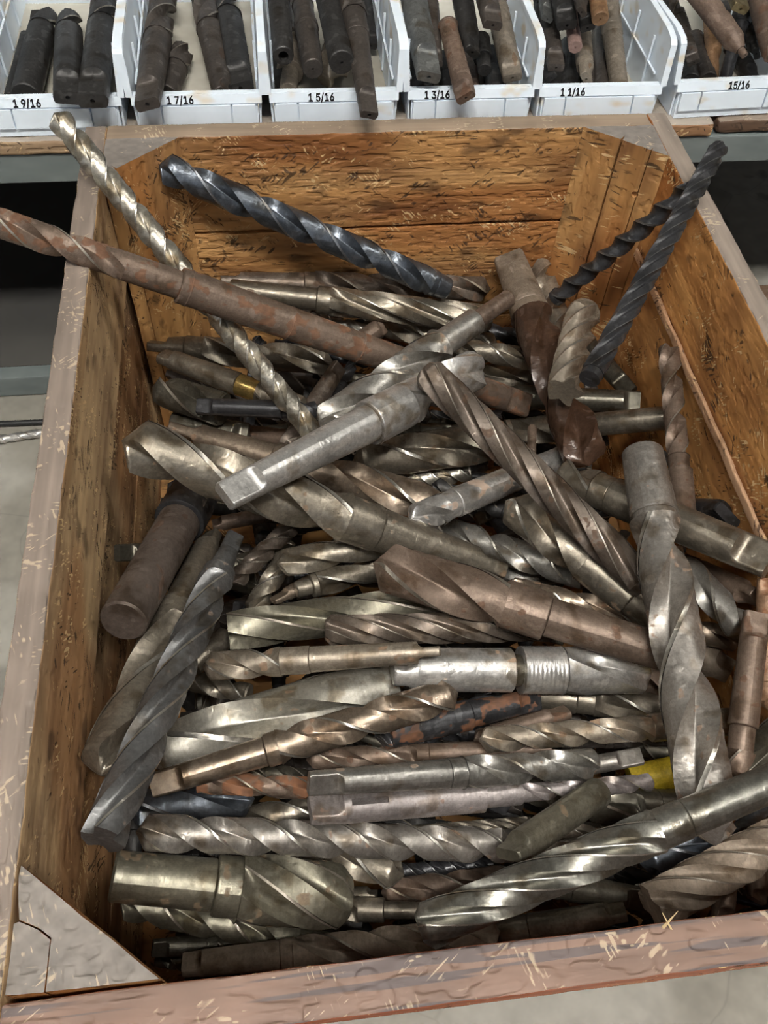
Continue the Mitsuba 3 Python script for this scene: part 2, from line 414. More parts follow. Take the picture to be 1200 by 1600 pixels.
def frame_of(P0, P1, roll, face_up):
    z = P1 - P0
    L = np.linalg.norm(z)
    z = z / L
    ref = np.array([0.0, -0.55, 0.85]) if face_up else np.array([0.13, 0.2, 0.97])
    if abs(ref @ z) > .95:
        ref = np.array([0.0, -1.0, 0.1])
    x = ref - (ref @ z) * z
    x /= np.linalg.norm(x)
    y = np.cross(z, x)
    c, s = math.cos(roll), math.sin(roll)
    x, y = c * x + s * y, -s * x + c * y
    return np.stack([x, y, z], 1), L


def add_tool(name, label, cat, P0, P1, R, mat, rust=0, n=2, p=5.0, ff=.5, nf=None, nr=.92, s0=.85, s1=.75, tg=.08, ts='point', hook=0, flr=1.0,
             tgx=0, hole=0, ring=(), ringp=0, rings=0, gap=0, slot=0, nose=0, nose2=0, bore=0, shm=None, nm=None, seed=1, group=None, nbody=0, **_):
    """A tool from its point P0 to the end of its shank P1: fluted body, neck, shank and tang are its parts."""
    P0, P1 = np.asarray(P0, float), np.asarray(P1, float)
    k = key_of(name)
    tag(k, label, cat, group)
    M, L = frame_of(P0, P1, (0.25 if tgx else 0.9) * math.sin(seed * 1.7), tgx)
    nf = ff if nf is None else nf

    def part(pname, geo, z0, m, lab=None, rs=rust):
        v, f, a, tone = geo
        w = (v + [0, 0, z0]) @ M.T + P0
        code = MAT[m] + .05 + .9 * min(rs, 9.9) / 10
        uv = np.stack([a + z0 + seed * .31, np.where(tone > 0, MAT[EDGE.get(m, 'edge')] + .05, code)], -1)
        kk = put(pname, trimesh.Trimesh(w, f, process=False), 'tool_steel', smooth=True, uv=uv, parent=k)
        if lab:
            tag(kk, lab)

    if n == 0:  # plain bar, pin or shank end
        ch = min(.08 * R, .0012)
        if nose:
            a = L * .62
            part('shank', lathe([[(0, R), (a - ch, R), (a, R - ch)]], seed=seed), 0, mat)
            part('nose', lathe([[(a, R * nose), (L - ch, R * nose), (L, R * nose - ch)]], hole=.10 * R if hole else 0, seed=seed), 0, mat)
        else:
            e = [(0, R * .97), (ch, R), (L - ch * 1.5, R * (1 - .03))]
            clip = (L * (1 - tg), .34 * R, .5 * R) if tg else None
            part('shank', lathe([e, [e[-1], (L, R * .97 - ch)]], clip=clip, hole=.14 * R if hole else 0, seed=seed), 0, mat)
        return k
    if ff > 0.02:
        part('flute', flute_mesh(ff * L, R * flr, n, p, ts, seed, hook=bool(hook), wear=1.0 if rust < 6 else 2.0, runout=0 if ff > .93 else (1.3 if n == 2 else 1.0)), 0, mat)
    if ff > .93:
        part('shank', lathe([[(0, R * .9), ((1 - ff) * L, R * .9)]], seed=seed), ff * L, mat)
        return k
    sm = shm or mat
    if nf - ff > .005:
        a, b = 0, (nf - ff) * L
        q = nr * R
        e = min(.0012, .06 * R)
        if rings:
            zz = np.linspace(a, b, 40)
            part('neck', lathe([[(z, q * (1 - .025 * (i % 4 == 0))) for i, z in enumerate(zz)]], seed=seed), ff * L, mat, 'neck with turned rings')
        else:
            part('neck', lathe([[(a, min(q, R)), (a + e, q), (b - e, q), (b, q - e)]], seed=seed), ff * L, nm or mat)
    Ls = (1 - nf) * L
    r0, r1 = s0 * R, s1 * R
    e = min(.0012, .06 * R)
    if gap:
        g = .07 * Ls
        part('collar', lathe([[(0, r0 * .72), (g, r0 * .76)]], seed=seed, wear=3), nf * L, 'oil')
        a = g
    else:
        a = 0
    b = Ls * (1 - .0)
    tz = Ls - tg * L if tg else Ls
    runs = [[(a, r0 - e), (a + e, r0)]]
    cuts = sorted([(q - nf) * L for q in ring if q > nf])
    zc, rc = a + e, r0
    rat = lambda z: r0 + (r1 - r0) * (z - a) / max(tz - a, 1e-6)
    for cz in cuts:
        runs.append([(zc, rat(zc)), (cz - e, rat(cz - e))])
        runs.append([(cz - e, rat(cz) * 1.0), (cz - e * .5, rat(cz) * 1.035), (cz + e * .8, rat(cz) * 1.035), (cz + e, rat(cz))])
        zc = cz + e
    if ringp:
        runs = [[(a, r0 * 1.0), (a + e, r0 * 1.06), (a + .10 * Ls, r0 * 1.06), (a + .10 * Ls + e, r0)]]
        zc = a + .10 * Ls + e
    if nose2:
        h = .8 * Ls
        runs.append([(zc, rat(zc)), (h, r1), (h + .12 * Ls, r1 * .45)])
        runs.append([(h + .12 * Ls, r1 * .36), (Ls, r1 * .34)])
        part('shank', lathe(runs, hole=.13 * r1, seed=seed), nf * L, sm)
        return k
    if tg:
        tl = tg * L
        runs.append([(zc, rat(zc)), (tz - .30 * r1, rat(tz))])
        if slot:        # a sleeve with its drift slot cut right through
            zt = tz - .30 * r1
            m = m3.Manifold.cylinder(zt, r0, r1 * 1.0, 40) - mbox((-2 * R, -.17 * R - .35 * R, zt - .30 * zt), (2 * R, .17 * R - .35 * R, zt - .05 * zt))
            v, f, _n = meshkit.arrays(man(m), 30)
            part('shank', (v, f, v[:, 2], np.zeros(len(v))), nf * L, sm, 'sleeve body with a drift slot')
        else:
            part('shank', lathe(runs, seed=seed), nf * L, sm)
        h = .14 * R if hole else (.12 * R if seed % 3 == 0 else 0)
        zt = tz - .30 * r1
        part('tang', lathe([[(zt, r1), (Ls - e * 1.2, r1 * .95)], [(Ls - e * 1.2, r1 * .95), (Ls, r1 * .95 - e)]], clip=(tz + .25 * r1, .42 * r1, .55 * r1), hole=h, seed=seed), nf * L, sm)
    else:
        runs.append([(zc, rat(zc)), (Ls - e * 1.5, r1)])
        runs.append([(Ls - e * 1.5, r1), (Ls, r1 - e * 1.3)])
        part('shank', lathe(runs, hole=.12 * r1 if hole else 0, bore=bore * r1, seed=seed), nf * L, sm)
    return k

# ------------------------------------------------------------------ the room
FLOOR = -0.40
W, D, T, TB, TF_ = 0.60, 0.786, 0.021, 0.0239, 0.0206     # the crate: rim outside, board thicknesses


def slab(name, lo, hi, bsdf):
    k = put(name, man(mbox(lo, hi)), bsdf)
    tag(k, kind='structure')
    return k


slab('floor', (-3.2, -3.6, FLOOR - .1), (4.0, 2.2, FLOOR), 'concrete')
slab('wall_back', (-3.2, 2.2, FLOOR), (4.0, 2.3, 2.6), 'wall_paint')
slab('wall_left', (-3.3, -3.6, FLOOR), (-3.2, 2.2, 2.6), 'wall_paint')
slab('wall_right', (4.0, -3.6, FLOOR), (4.1, 2.2, 2.6), 'wall_paint')
slab('ceiling', (-3.2, -3.6, 2.6), (4.0, 2.2, 2.7), 'ceiling_paint')
for (lx, ly, lz, ln, rad) in LAMPS:        # fluorescent fittings under the ceiling
    k = key_of('ceiling_lamp')
    tag(k, 'white fluorescent tube fitting under the shop ceiling', 'ceiling lamp', 'fluorescent fittings')
    body = prism([(lx - ln / 2, ly - .16), (lx + ln / 2, ly - .16), (lx + ln / 2, ly + .16), (lx - ln / 2, ly + .16)], lz + .012, 2.599)
    put('housing', man(body), 'lamp_housing', parent=k)
    dk = put('diffuser', man(mbox((lx - ln / 2 + .01, ly - .15, lz), (lx + ln / 2 - .01, ly + .15, lz + .011))), 'lamp_housing', parent=k)
    scene[dk]['emitter'] = {'type': 'area', 'radiance': {'type': 'rgb', 'value': [rad * 1.0, rad * 0.97, rad * 0.90]}}

# ------------------------------------------------------------------ the crate
crate = 'wooden_crate'
tag(crate, 'big worn wooden crate full of old drill bits, standing on the floor', 'crate')
zb = -0.385
seams = [(-0.1125, 0.0), (-0.250, -0.1155), (zb, -0.253)]
for i, (a, b) in enumerate(seams):
    ins = .006 * (i > 0)
    for lo, hi, wd, sd in (((0, .0, a - .012 * (i == 0)), (T - ins, D, b - .012 * (i == 1)), 'wood_left', 3), ((W - T, .0, a), (W, D, b), 'wood_right', 13)):
        sb = rounded_box(lo, hi, rough=.0010, seed=sd + i)
        sb.vertices[:, 1] += .085 * -np.minimum(sb.vertices[:, 2] + .02, 0) * np.clip(1 - sb.vertices[:, 1] / .15, 0, 1)
        put('side_board', sb, wd, smooth=40, parent=crate)
    put('back_board', rounded_box((T + .0005, D - TB, a), (W - T - .0005, D, b), rough=.0009, seed=23 + i), 'wood_back', smooth=40, parent=crate)
    fb = rounded_box((T + .0005, -.004, a), (W - T - .0005, TF_, b), rough=.0009, seed=33 + i)
    fb.vertices[:, 1] += .085 * -np.minimum(fb.vertices[:, 2] + .02, 0)      # the front leans in towards the bottom
    put('front_board', fb, 'wood_front', smooth=40, parent=crate)
put('bottom_board', rounded_box((0.002, 0.036, FLOOR), (W - .002, D - .002, zb - .001), step=.03, seed=43), 'wood_back', smooth=40, parent=crate)


def block(poly, z0, z1, hole=None):
    m = prism(poly, z0, z1)
    if hole is not None:
        c = m3.Manifold.cylinder(.05, .0036, .0036, 20).rotate([90, 0, 0]).rotate([0, 0, hole[3]]).translate(list(hole[:3]))
        m = m - c
    m = m.refine_to_length(.009)
    t = man(m)
    v = t.vertices
    nz = np.stack([meshkit.fbm(v * [70, 70, 25] + 31 * k, 3, 5 + k) - .5 for k in range(3)], -1)
    return trimesh.Trimesh(v + nz * .0014, t.faces, process=False)


def notch(p, q, t, w, depth):
    """Points of a thin V groove a fraction t along the edge p-q."""
    p, q = np.array(p), np.array(q)
    e = (q - p) / np.linalg.norm(q - p)
    nrm = np.array([-e[1], e[0]])
    o = p + (q - p) * t
    return [tuple(o - e * w), tuple(o + nrm * depth), tuple(o + e * w)]


e = .0006
bl = [(T + e, D - TB - e), (T + e, D - TB - .062), (T + .071, D - TB - e)]
put('corner_block', block([bl[0], bl[1], *notch(bl[1], bl[2], .18, .0008, .006), bl[2]], -.36, .0005), 'wood_block', smooth=40, parent=crate)
br = [(W - T - e, D - TB - e), (W - T - .0755, D - TB - e), (W - T - e, D - TB - .056)]
g1 = notch(br[1], br[2], .45, .0011, .010)
g2 = notch(br[1], br[2], .80, .0006, .006)
put('corner_block', block([br[0], br[1], *g1, *g2, br[2]], -.36, .0005, hole=(W - T - .0155, D - TB - .041, -.052, -36)), 'wood_block', smooth=40, parent=crate)
# the front left block is cracked: a loose corner piece has split off
fk = put('corner_block', block([(.0222, .0855), (.0216, .080), (.0245, .0585), (.0350, .0536), (.0418, .0480), (.0415, .0235), (.0965, .0235)], -.17, -.0035), 'wood_block', smooth=40, parent=crate)
put('split_piece', block([(.0216, .0570), (.0242, .0578), (.0346, .0528), (.0411, .0474), (.0404, .0235), (.0216, .0245)], -.17, -.0045), 'wood_block', smooth=40, parent=fk)
put('corner_block', block([(W - T - e, TF_ + e), (W - T - e, TF_ + .065), (W - T - .07, TF_ + e)], -.17, -.003), 'wood_block', smooth=40, parent=crate)
# a loose strip covers the seam of the right wall
st = rounded_box((W - T - .0045, .06, -.1195), (W - T - .0003, D - TB - .058, -.1095), step=.006, rad=.0016, rough=.0011, seed=51)
put('seam_strip', st, 'wood_batten', smooth=40, parent=crate)

# ------------------------------------------------------------------ the shelf behind
shelf = 'steel_shelf'
tag(shelf, 'grey green steel shelving behind the crate', 'shelf')
put('front_beam', rounded_box((-.75, .800, -.071), (1.7, .835, -.0385), step=.05, rad=.002, rough=.0002), 'shelf_paint', smooth=40, parent=shelf)
put('deck', man(mbox((-.75, .836, -.050), (1.7, 1.36, -.0388))), 'dark_paint', parent=shelf)
put('bottom_rail', rounded_box((-.75, .807, FLOOR + .001), (.55, .83, -.364), step=.05, rad=.003, rough=.0003), 'shelf_paint', smooth=40, parent=shelf)
put('bottom_deck', man(mbox((-.75, .831, -.376), (.55, 1.36, -.366))), 'dark_paint', parent=shelf)
put('back_panel', man(mbox((-.75, 1.361, FLOOR + .001), (1.7, 1.372, .40))), 'dark_paint', parent=shelf)
for x in (-.75, 1.66):
    put('post', man(mbox((x, .80, FLOOR + .001), (x + .04, .84, -.0715))), 'shelf_paint', parent=shelf)
k = put('shelf_plank', rounded_box((-.75, .7965, -.0370), (.667, .93, -.0212), step=.012, rad=.003, rough=.0014, seed=61), 'wood_plank', smooth=40)
tag(k, 'long pale plank with a chipped end under the white bins, left of the dark plank', 'plank')
k = put('shelf_plank', rounded_box((.675, .803, -.0368), (1.7, .93, -.0220), step=.012, rad=.003, rough=.0018, seed=62), 'wood_dark', smooth=40)
tag(k, 'dark splintered plank at the right under the last bin', 'plank')
k = put('shelf_plank', rounded_box((-.75, .934, -.0372), (1.7, 1.35, -.0215), step=.03, rad=.003, rough=.0010, seed=63), 'wood_dark', smooth=40)
tag(k, 'rear plank carrying the back of the white bins', 'plank')


# ------------------------------------------------------------------ the bins
def add_bin(cx, y0, width, depth, yaw, text, label, seed):
    k = key_of('storage_bin')
    tag(k, label, 'bin', 'white bins of drills on the shelf')
    z0, zl, zt, th = -.0203, .0165, .058, .0022
    h = width / 2
    c, s = math.cos(yaw), math.sin(yaw)

    def tr(m):
        v = np.asarray(m.vertices) - [0, 0, 0]
        v = np.stack([cx + c * v[:, 0] - s * v[:, 1], y0 + s * v[:, 0] + c * v[:, 1], v[:, 2]], -1)
        return trimesh.Trimesh(v, m.faces, process=False)

    def add(name, mesh, bsdf='bin_plastic', lab=None):
        kk = put(name, tr(mesh), bsdf, smooth=30, parent=k)
        if lab:
            tag(kk, lab)

    add('floor_panel', man(mbox((-h + .004, .004, z0), (h - .004, depth, z0 + .0032))), 'bin_floor')
    # side walls lean out a little; their front edge drops to the lip
    for sx in (-1, 1):
        cs = prism([(.003, z0), (depth, z0), (depth, zt), (.030, zt), (.011, zt - .004), (.0035, zl)], 0, th)     # (y, z) profile
        m = man(cs.refine_to_length(.02))
        v = m.vertices
        x = sx * (h - .004 - v[:, 2]) + sx * .0042 * (v[:, 1] - z0) / (zt - z0)
        m = trimesh.Trimesh(np.stack([x, v[:, 0], v[:, 1]], -1), m.faces if sx < 0 else m.faces[:, ::-1], process=False)
        add('side_wall', m)
        # the thick rolled rim follows the top and the front edge
        path = [(.0015, zl - .002), (.0095, zt - .0045), (.014, zt - .001), (.031, zt + .002), (depth, zt + .002)]
        V, F = [], []
        for (y, z) in path:
            xx = sx * (h - .0030) + sx * .0042 * (z - z0) / (zt - z0)
            for dx, dz in ((-.0036, -.0035), (.0030, -.0035), (.0030, .0012), (-.0036, .0012)):
                V.append((xx + dx, y + (dz * -.8 if z < zt - .002 else 0), z + dz * (1 if z > zt - .003 else .4)))
        for i in range(len(path) - 1):
            for j in range(4):
                a, b = i * 4 + j, i * 4 + (j + 1) % 4
                F += [(a, b, b + 4), (a, b + 4, a + 4)]
        F += [(0, 2, 1), (0, 3, 2)]
        q = (len(path) - 1) * 4
        F += [(q, q + 1, q + 2), (q, q + 2, q + 3)]
        m = trimesh.Trimesh(V, F, process=False)
        m.fix_normals()
        add('rim', m)
        for j in range(4):      # stiffening ribs inside the wall
            y = .045 + .055 * j
            add('rib', man(mbox((min(sx * (h - .0062), sx * (h - .0075)), y, z0 + .006), (max(sx * (h - .0062), sx * (h - .0075)) + .001, y + .0022, zt - .012))))
        add('rib', man(mbox((min(sx * (h - .0060), sx * (h - .0073)), .02, .018), (max(sx * (h - .0060), sx * (h - .0073)) + .001, depth - .01, .020))))
    add('back_wall', man(mbox((-h + .002, depth, z0), (h - .002, depth + .0025, zt))))
    # front: lower skirt, leaning panel, lip
    fr = prism([(-.004, z0), (.004, z0), (.0075, zl), (.0030, zl)], -h + .0065, h - .0065)
    v = man(fr)
    add('front_wall', trimesh.Trimesh(v.vertices[:, [2, 0, 1]], v.faces, process=False))
    lp = prism([(-.0022, zl - .0085), (.0085, zl - .0075), (.0105, zl - .001), (.0012, zl - .0002)], -h + .002, h - .002)
    v = man(lp.refine_to_length(.03))
    add('lip', trimesh.Trimesh(v.vertices[:, [2, 0, 1]], v.faces, process=False))
    for (a, b) in ((-h + .008, -h + .030), (-h + .032, h - .034), (h - .032, h - .009)):
        pn = prism([(-.0062, z0 + .009), (-.003, z0 + .008), (0, zl - .0095), (-.0038, zl - .0095)], a, b)
        v = man(pn)
        add('front_panel', trimesh.Trimesh(v.vertices[:, [2, 0, 1]], v.faces, process=False))
    t = meshkit.text_mesh(text[0], .0078, .0004, bold=True)
    v = t.vertices
    x = v[:, 0] * .80 + text[1] - cx
    yz = (v[:, 1]) / .0083                      # lettering lies on the slanted lip face
    yy = -.0022 + .0034 * (yz * .84 + .1) - .00035 - v[:, 2]
    zz = zl - .0085 + .0083 * (yz * .84 + .1) + .0001
    add('handwriting', trimesh.Trimesh(np.stack([x, yy, zz], -1), t.faces, process=False), 'ink', 'handwritten size in black marker')
    return k


add_bin(-.032, .8085, .140, .27, .0, ('1 9/16', -.069), 'first white bin from the left, marked 1 9/16', 1)
add_bin(.1105, .8085, .134, .27, .0, ('1 7/16', .080), 'white bin marked 1 7/16, mostly empty in its middle', 2)
add_bin(.2495, .8085, .137, .27, .0, ('1 5/16', .222), 'yellowed white bin marked 1 5/16', 3)
add_bin(.3925, .8085, .138, .27, .0, ('1 3/16', .342), 'white bin marked 1 3/16, right of the yellowed bin', 4)
add_bin(.5320, .8085, .138, .27, .0, ('1 1/16', .487), 'white bin marked 1 1/16 above the right corner of the crate', 5)
add_bin(.6850, .8150, .140, .27, .05, ('15/16', .675), 'last white bin at the right, set at a slight angle, marked 15/16', 6)

# ------------------------------------------------------------------ things on the floor
V = [(-.42 + .33 * t, .752 + .004 * math.sin(3 * t), FLOOR + .0042) for t in np.linspace(0, 1, 14)]
gr = Grid()
th = np.linspace(0, 2 * np.pi, 13)
P = np.stack([np.stack([np.full(13, x), y + .004 * np.cos(th), z + .004 * np.sin(th)], -1) for x, y, z in V])
gr.band(P, np.arange(14.0))
v, f = gr.get()[:2]
k = put('black_cable', trimesh.Trimesh(v, f, process=False), 'rubber', smooth=True)
tag(k, 'black cable lying on the concrete floor left of the crate', 'cable')
k = put('wooden_post', rounded_box((.80, .62, FLOOR), (.90, .80, -.255), step=.03, rad=.003, rough=.001, seed=71), 'wood_dark', smooth=40)
tag(k, 'dark wooden block standing on the floor right of the crate', 'wooden block')

# wood splinters caught on the front rim
rg = random.Random(4)
for x, y, a in ((.357, .0235, .9), (.361, .0225, 2.0)):
    dx, dy = math.cos(a) * .012, math.sin(a) * .008
    m = m3.Manifold.hull_points([[0, 0, .001], [.0012, 0, .001], [0, .0012, .001], [dx, dy, .009], [dx + .0005, dy, .009]])
    k = put('wood_splinter', trimesh.Trimesh(man(m).vertices + [x, y - .006, -.001], man(m).faces, process=False), 'straw')
    tag(k, 'pale wood splinter sticking up from the front board', 'splinter', 'splinters on the front board')

# ------------------------------------------------------------------ the tools
# lying in the crate, from the top of the pile
add_tool('core_drill', 'long silver core drill with a round shank crossing over the fat grey drill', 'drill bit', (0.2412, 0.0492, -0.1197), (0.4960, 0.1087, -0.0779), 0.0146, 'gun', 0, seed=1, group='drills piled in the crate', n=4, p=8, ff=0.64, nf=0.72, s0=0.86, s1=0.84, tg=0, nr=0.9, ts='chamfer')
add_tool('core_drill', 'long black fluted core drill leaning over the right rim', 'drill bit', (0.6037, 0.6647, 0.0350), (0.4111, 0.3950, 0.0161), 0.0092, 'dark', 0, seed=2, group='drills piled in the crate', n=4, p=7.5, ff=0.98, nf=0.99, s0=0.95, s1=0.95, tg=0, ts='chamfer')
add_tool('twist_drill', 'fat grey twist drill lying nearly upright in the photo along the right side', 'drill bit', (0.4525, 0.0788, -0.1193), (0.4887, 0.4058, -0.0925), 0.0212, 'grey2', 2, seed=3, group='drills piled in the crate', n=2, p=5.2, ff=0.78, nf=0.8, s0=0.96, s1=0.84, tg=0)
add_tool('core_drill', 'dusty brown core drill in the front right corner', 'drill bit', (0.4096, 0.0509, -0.1569), (0.5316, 0.0907, -0.1513), 0.0165, 'mud', 0, seed=4, group='drills piled in the crate', n=4, p=5, ff=0.97, nf=0.98, s0=0.9, s1=0.9, tg=0, ts='flat')
add_tool('reamer', 'black spiral reamer with stepped edges crossing behind the long black core drill', 'reamer', (0.5686, 0.6246, 0.0209), (0.4830, 0.6687, -0.1458), 0.0104, 'dark', 0, seed=5, group='drills piled in the crate', n=2, p=2.5, ff=0.97, nf=0.98, s0=0.9, s1=0.9, tg=0, ts='flat', hook=1)
add_tool('end_mill', 'beige roughing end mill with curled teeth beside the fat resin brown drill', 'end mill', (0.4456, 0.4994, -0.1124), (0.4975, 0.6205, -0.1231), 0.0185, 'tan', 1, seed=6, group='drills piled in the crate', n=5, p=4, ff=0.96, nf=0.98, s0=0.9, s1=0.9, tg=0, ts='flat', hook=1)
add_tool('core_drill', 'purplish brown multi flute core drill running down to the fat vertical drill', 'drill bit', (0.3065, 0.5023, -0.0754), (0.4749, 0.2961, -0.1383), 0.0157, 'brown', 3, seed=7, group='drills piled in the crate', n=4, p=8, ff=0.97, nf=0.98, s0=0.9, s1=0.9, tg=0, ts='chamfer')
add_tool('twist_drill', 'bright steel drill with a big tang lying on top in the middle of the pile', 'drill bit', (0.3769, 0.5580, -0.1319), (0.1256, 0.3638, -0.0614), 0.0212, 'bright', 0, seed=8, group='drills piled in the crate', n=2, p=5, ff=0.36, nf=0.5, s0=0.83, s1=0.62, tg=0.09, nr=1.0, tgx=1)
add_tool('core_drill', 'long blue grey core drill slanting down to the front left of the pile', 'drill bit', (0.0515, 0.1089, -0.0552), (0.1276, 0.3755, -0.1339), 0.0144, 'blue2', 2, seed=9, group='drills piled in the crate', n=3, p=7, ff=0.8, nf=0.84, s0=0.72, s1=0.55, tg=0.07, ts='flat')
add_tool('twist_drill', 'brown taper shank with a tang standing along the right edge', 'drill bit', (0.5002, 0.1286, -0.1560), (0.5474, 0.2515, -0.1177), 0.0115, 'rust', 3, seed=10, group='drills piled in the crate', n=2, p=4, ff=0.18, nf=0.32, s0=1.0, s1=0.92, tg=0.14, nr=0.84, tgx=1)
add_tool('twist_drill', 'shiny bronze taper shank with a big flat tang touching the right wall', 'drill bit', (0.4338, 0.4424, -0.1643), (0.5634, 0.2851, -0.0950), 0.0182, 'bronze', 1, seed=11, group='drills piled in the crate', n=2, p=5, ff=0.22, nf=0.3, s0=0.98, s1=0.86, tg=0.11, tgx=1)
add_tool('twist_drill', 'rusty grey drill with a reddish point and a stepped shank in the middle', 'drill bit', (0.2436, 0.3412, -0.1414), (0.4745, 0.2328, -0.1406), 0.0225, 'rust', 3, seed=12, group='drills piled in the crate', n=2, p=6, ff=0.46, nf=0.6, s0=0.74, s1=0.68, tg=0, nr=0.92)
add_tool('twist_drill', 'dull bronze twist drill with a wide collar left of the fat grey drill', 'drill bit', (0.3759, 0.4076, -0.1563), (0.4949, 0.2746, -0.1713), 0.0190, 'bronze', 2, seed=13, group='drills piled in the crate', n=2, p=4.6, ff=0.52, nf=0.8, s0=0.82, s1=0.8, tg=0, nr=0.96)
add_tool('twist_drill', 'short twist drill with a rust flecked taper shank left of the bright threaded tool', 'drill bit', (0.0969, 0.2653, -0.1569), (0.2864, 0.2470, -0.1271), 0.0121, 'tan', 4, seed=14, group='drills piled in the crate', n=2, p=4.4, ff=0.34, nf=0.46, s0=0.86, s1=0.72, tg=0.08, nr=0.92)
add_tool('twist_drill', 'tawny twist drill with a square tang over the pale wide flutes', 'drill bit', (0.2980, 0.2183, -0.1447), (0.0598, 0.1728, -0.1576), 0.0139, 'copper', 3, seed=15, group='drills piled in the crate', n=2, p=4.4, ff=0.6, nf=0.64, s0=0.82, s1=0.7, tg=0.09, tgx=1)
add_tool('steel_bar', 'dark oily bar with a round end lying over the dusty grey twist drill', 'steel bar', (0.3966, 0.1366, -0.1680), (0.3080, 0.0888, -0.1220), 0.0116, 'olive', 1, seed=16, group='drills piled in the crate', n=0)
add_tool('twist_drill', 'fat drill with resin brown wet flutes below a dull shank at the back right', 'drill bit', (0.4672, 0.4453, -0.1614), (0.4454, 0.7435, -0.1476), 0.0232, 'resin', 0, seed=17, group='drills piled in the crate', n=2, p=5, ff=0.68, nf=0.72, s0=0.9, s1=0.8, tg=0.07, shm='mud', nm='mud')
add_tool('twist_drill', 'grey twist drill with a stepped reddish straight shank pointing to the back', 'drill bit', (0.2082, 0.4771, -0.1175), (0.4190, 0.6370, -0.1138), 0.0182, 'grey', 2, seed=18, group='drills piled in the crate', n=2, p=4.5, ff=0.6, nf=0.8, s0=0.52, s1=0.5, tg=0, nr=0.76, shm='rust')
add_tool('steel_bar', 'tiny upright steel pin beside the purplish brown core drill', 'steel bar', (0.4243, 0.5024, -0.1665), (0.4152, 0.4664, -0.1665), 0.0047, 'rust', 0, seed=19, group='drills piled in the crate', n=0)
add_tool('twist_drill', 'bright fat drill with turned rings behind its flutes and a broken shank end', 'drill bit', (0.4730, 0.2350, -0.1772), (0.2491, 0.2477, -0.1555), 0.0204, 'bright', 1, seed=20, group='drills piled in the crate', n=2, p=7, ff=0.36, nf=0.52, s0=0.9, s1=0.86, tg=0.06, nr=0.98, rings=1, gap=1)
add_tool('twist_drill', 'steel twist drill with a square tang lying flat in front of the middle', 'drill bit', (0.4054, 0.1601, -0.1720), (0.1763, 0.1498, -0.1170), 0.0123, 'steel', 1, seed=21, group='drills piled in the crate', n=2, p=5, ff=0.5, nf=0.55, s0=0.88, s1=0.74, tg=0.09, tgx=1)
add_tool('twist_drill', 'orange brown shank at the right edge behind the brown taper shank', 'drill bit', (0.5460, 0.1826, -0.1537), (0.5700, 0.2824, -0.1191), 0.0101, 'orange', 4, seed=22, group='drills piled in the crate', n=2, p=4, ff=0.1, nf=0.2, s0=1, s1=0.9, tg=0.12)
add_tool('twist_drill', 'long rusty brown drill lying across the left rim under its fat sleeve', 'drill bit', (-0.0739, 0.5827, 0.0550), (0.4424, 0.5720, -0.2123), 0.0138, 'rust', 6, seed=23, group='drills piled in the crate', n=2, p=5.0, ff=0.235, nf=0.32, s0=1.18, s1=1.02, tg=0.05, flr=0.92, ring=(0.335, 0.505, 0.635))
add_tool('twist_drill', 'blue black twist drill leaning against the back wall of the crate', 'drill bit', (0.0693, 0.7441, -0.0181), (0.3680, 0.7014, -0.1545), 0.0154, 'blue', 0, seed=24, group='drills piled in the crate', n=2, p=4.6, ff=0.93, nf=0.95, s0=0.9, s1=0.8, tg=0)
add_tool('twist_drill', 'big dull twist drill under the bright tang, its shank running to the middle', 'drill bit', (0.0440, 0.4255, -0.0585), (0.3684, 0.3581, -0.2016), 0.0231, 'bronze', 2, seed=25, group='drills piled in the crate', n=2, p=5.6, ff=0.55, nf=0.64, s0=0.86, s1=0.68, tg=0.07, nr=0.92)
add_tool('drill_sleeve', 'pale sleeve with a slot holding a thin twist drill in front', 'drill sleeve', (0.4536, 0.1479, -0.1968), (0.1758, 0.1381, -0.1408), 0.0125, 'lilac', 1, seed=26, group='drills piled in the crate', n=2, p=5, ff=0.42, nf=0.53, s0=0.96, s1=0.92, tg=0.07, nr=0.72, flr=0.58, slot=1)
add_tool('end_mill', 'thick rusty shank with a round end face and grey collar beside the left wall', 'end mill', (0.0928, 0.4825, -0.1900), (0.0460, 0.2781, -0.0950), 0.0207, 'rustdark', 3, seed=27, group='drills piled in the crate', n=4, p=5, ff=0.16, nf=0.36, s0=0.92, s1=0.88, tg=0, nr=1.12, nm='dark')
add_tool('twist_drill', 'long slender silver twist drill leaning out over the back left corner', 'drill bit', (-0.0055, 0.7027, 0.0620), (0.2110, 0.5028, -0.1727), 0.0114, 'pale', 1, seed=28, group='drills piled in the crate', n=2, p=3.4, ff=0.97, nf=0.98, s0=0.9, s1=0.9, tg=0)
add_tool('twist_drill', 'pale broken spiral drill end standing by the back right corner board', 'drill bit', (0.4858, 0.7473, -0.1674), (0.4914, 0.6026, -0.1735), 0.0148, 'tan', 0, seed=29, group='drills piled in the crate', n=2, p=2.6, ff=0.96, nf=0.97, s0=0.9, s1=0.9, tg=0, ts='flat')
add_tool('twist_drill', 'steel shank with a square tang and rust blotches under the brown core drill', 'drill bit', (0.2827, 0.3899, -0.1538), (0.4760, 0.4923, -0.1982), 0.0144, 'bright', 4, seed=30, group='drills piled in the crate', n=2, p=5, ff=0.18, nf=0.24, s0=1.0, s1=0.88, tg=0.1)
add_tool('twist_drill', 'black shank with a bright square tang at the left', 'drill bit', (0.2116, 0.5344, -0.1587), (0.0891, 0.5570, -0.1667), 0.0096, 'dark', 0, seed=31, group='drills piled in the crate', n=2, p=5, ff=0.2, nf=0.3, s0=0.98, s1=0.9, tg=0.12, tgx=1)
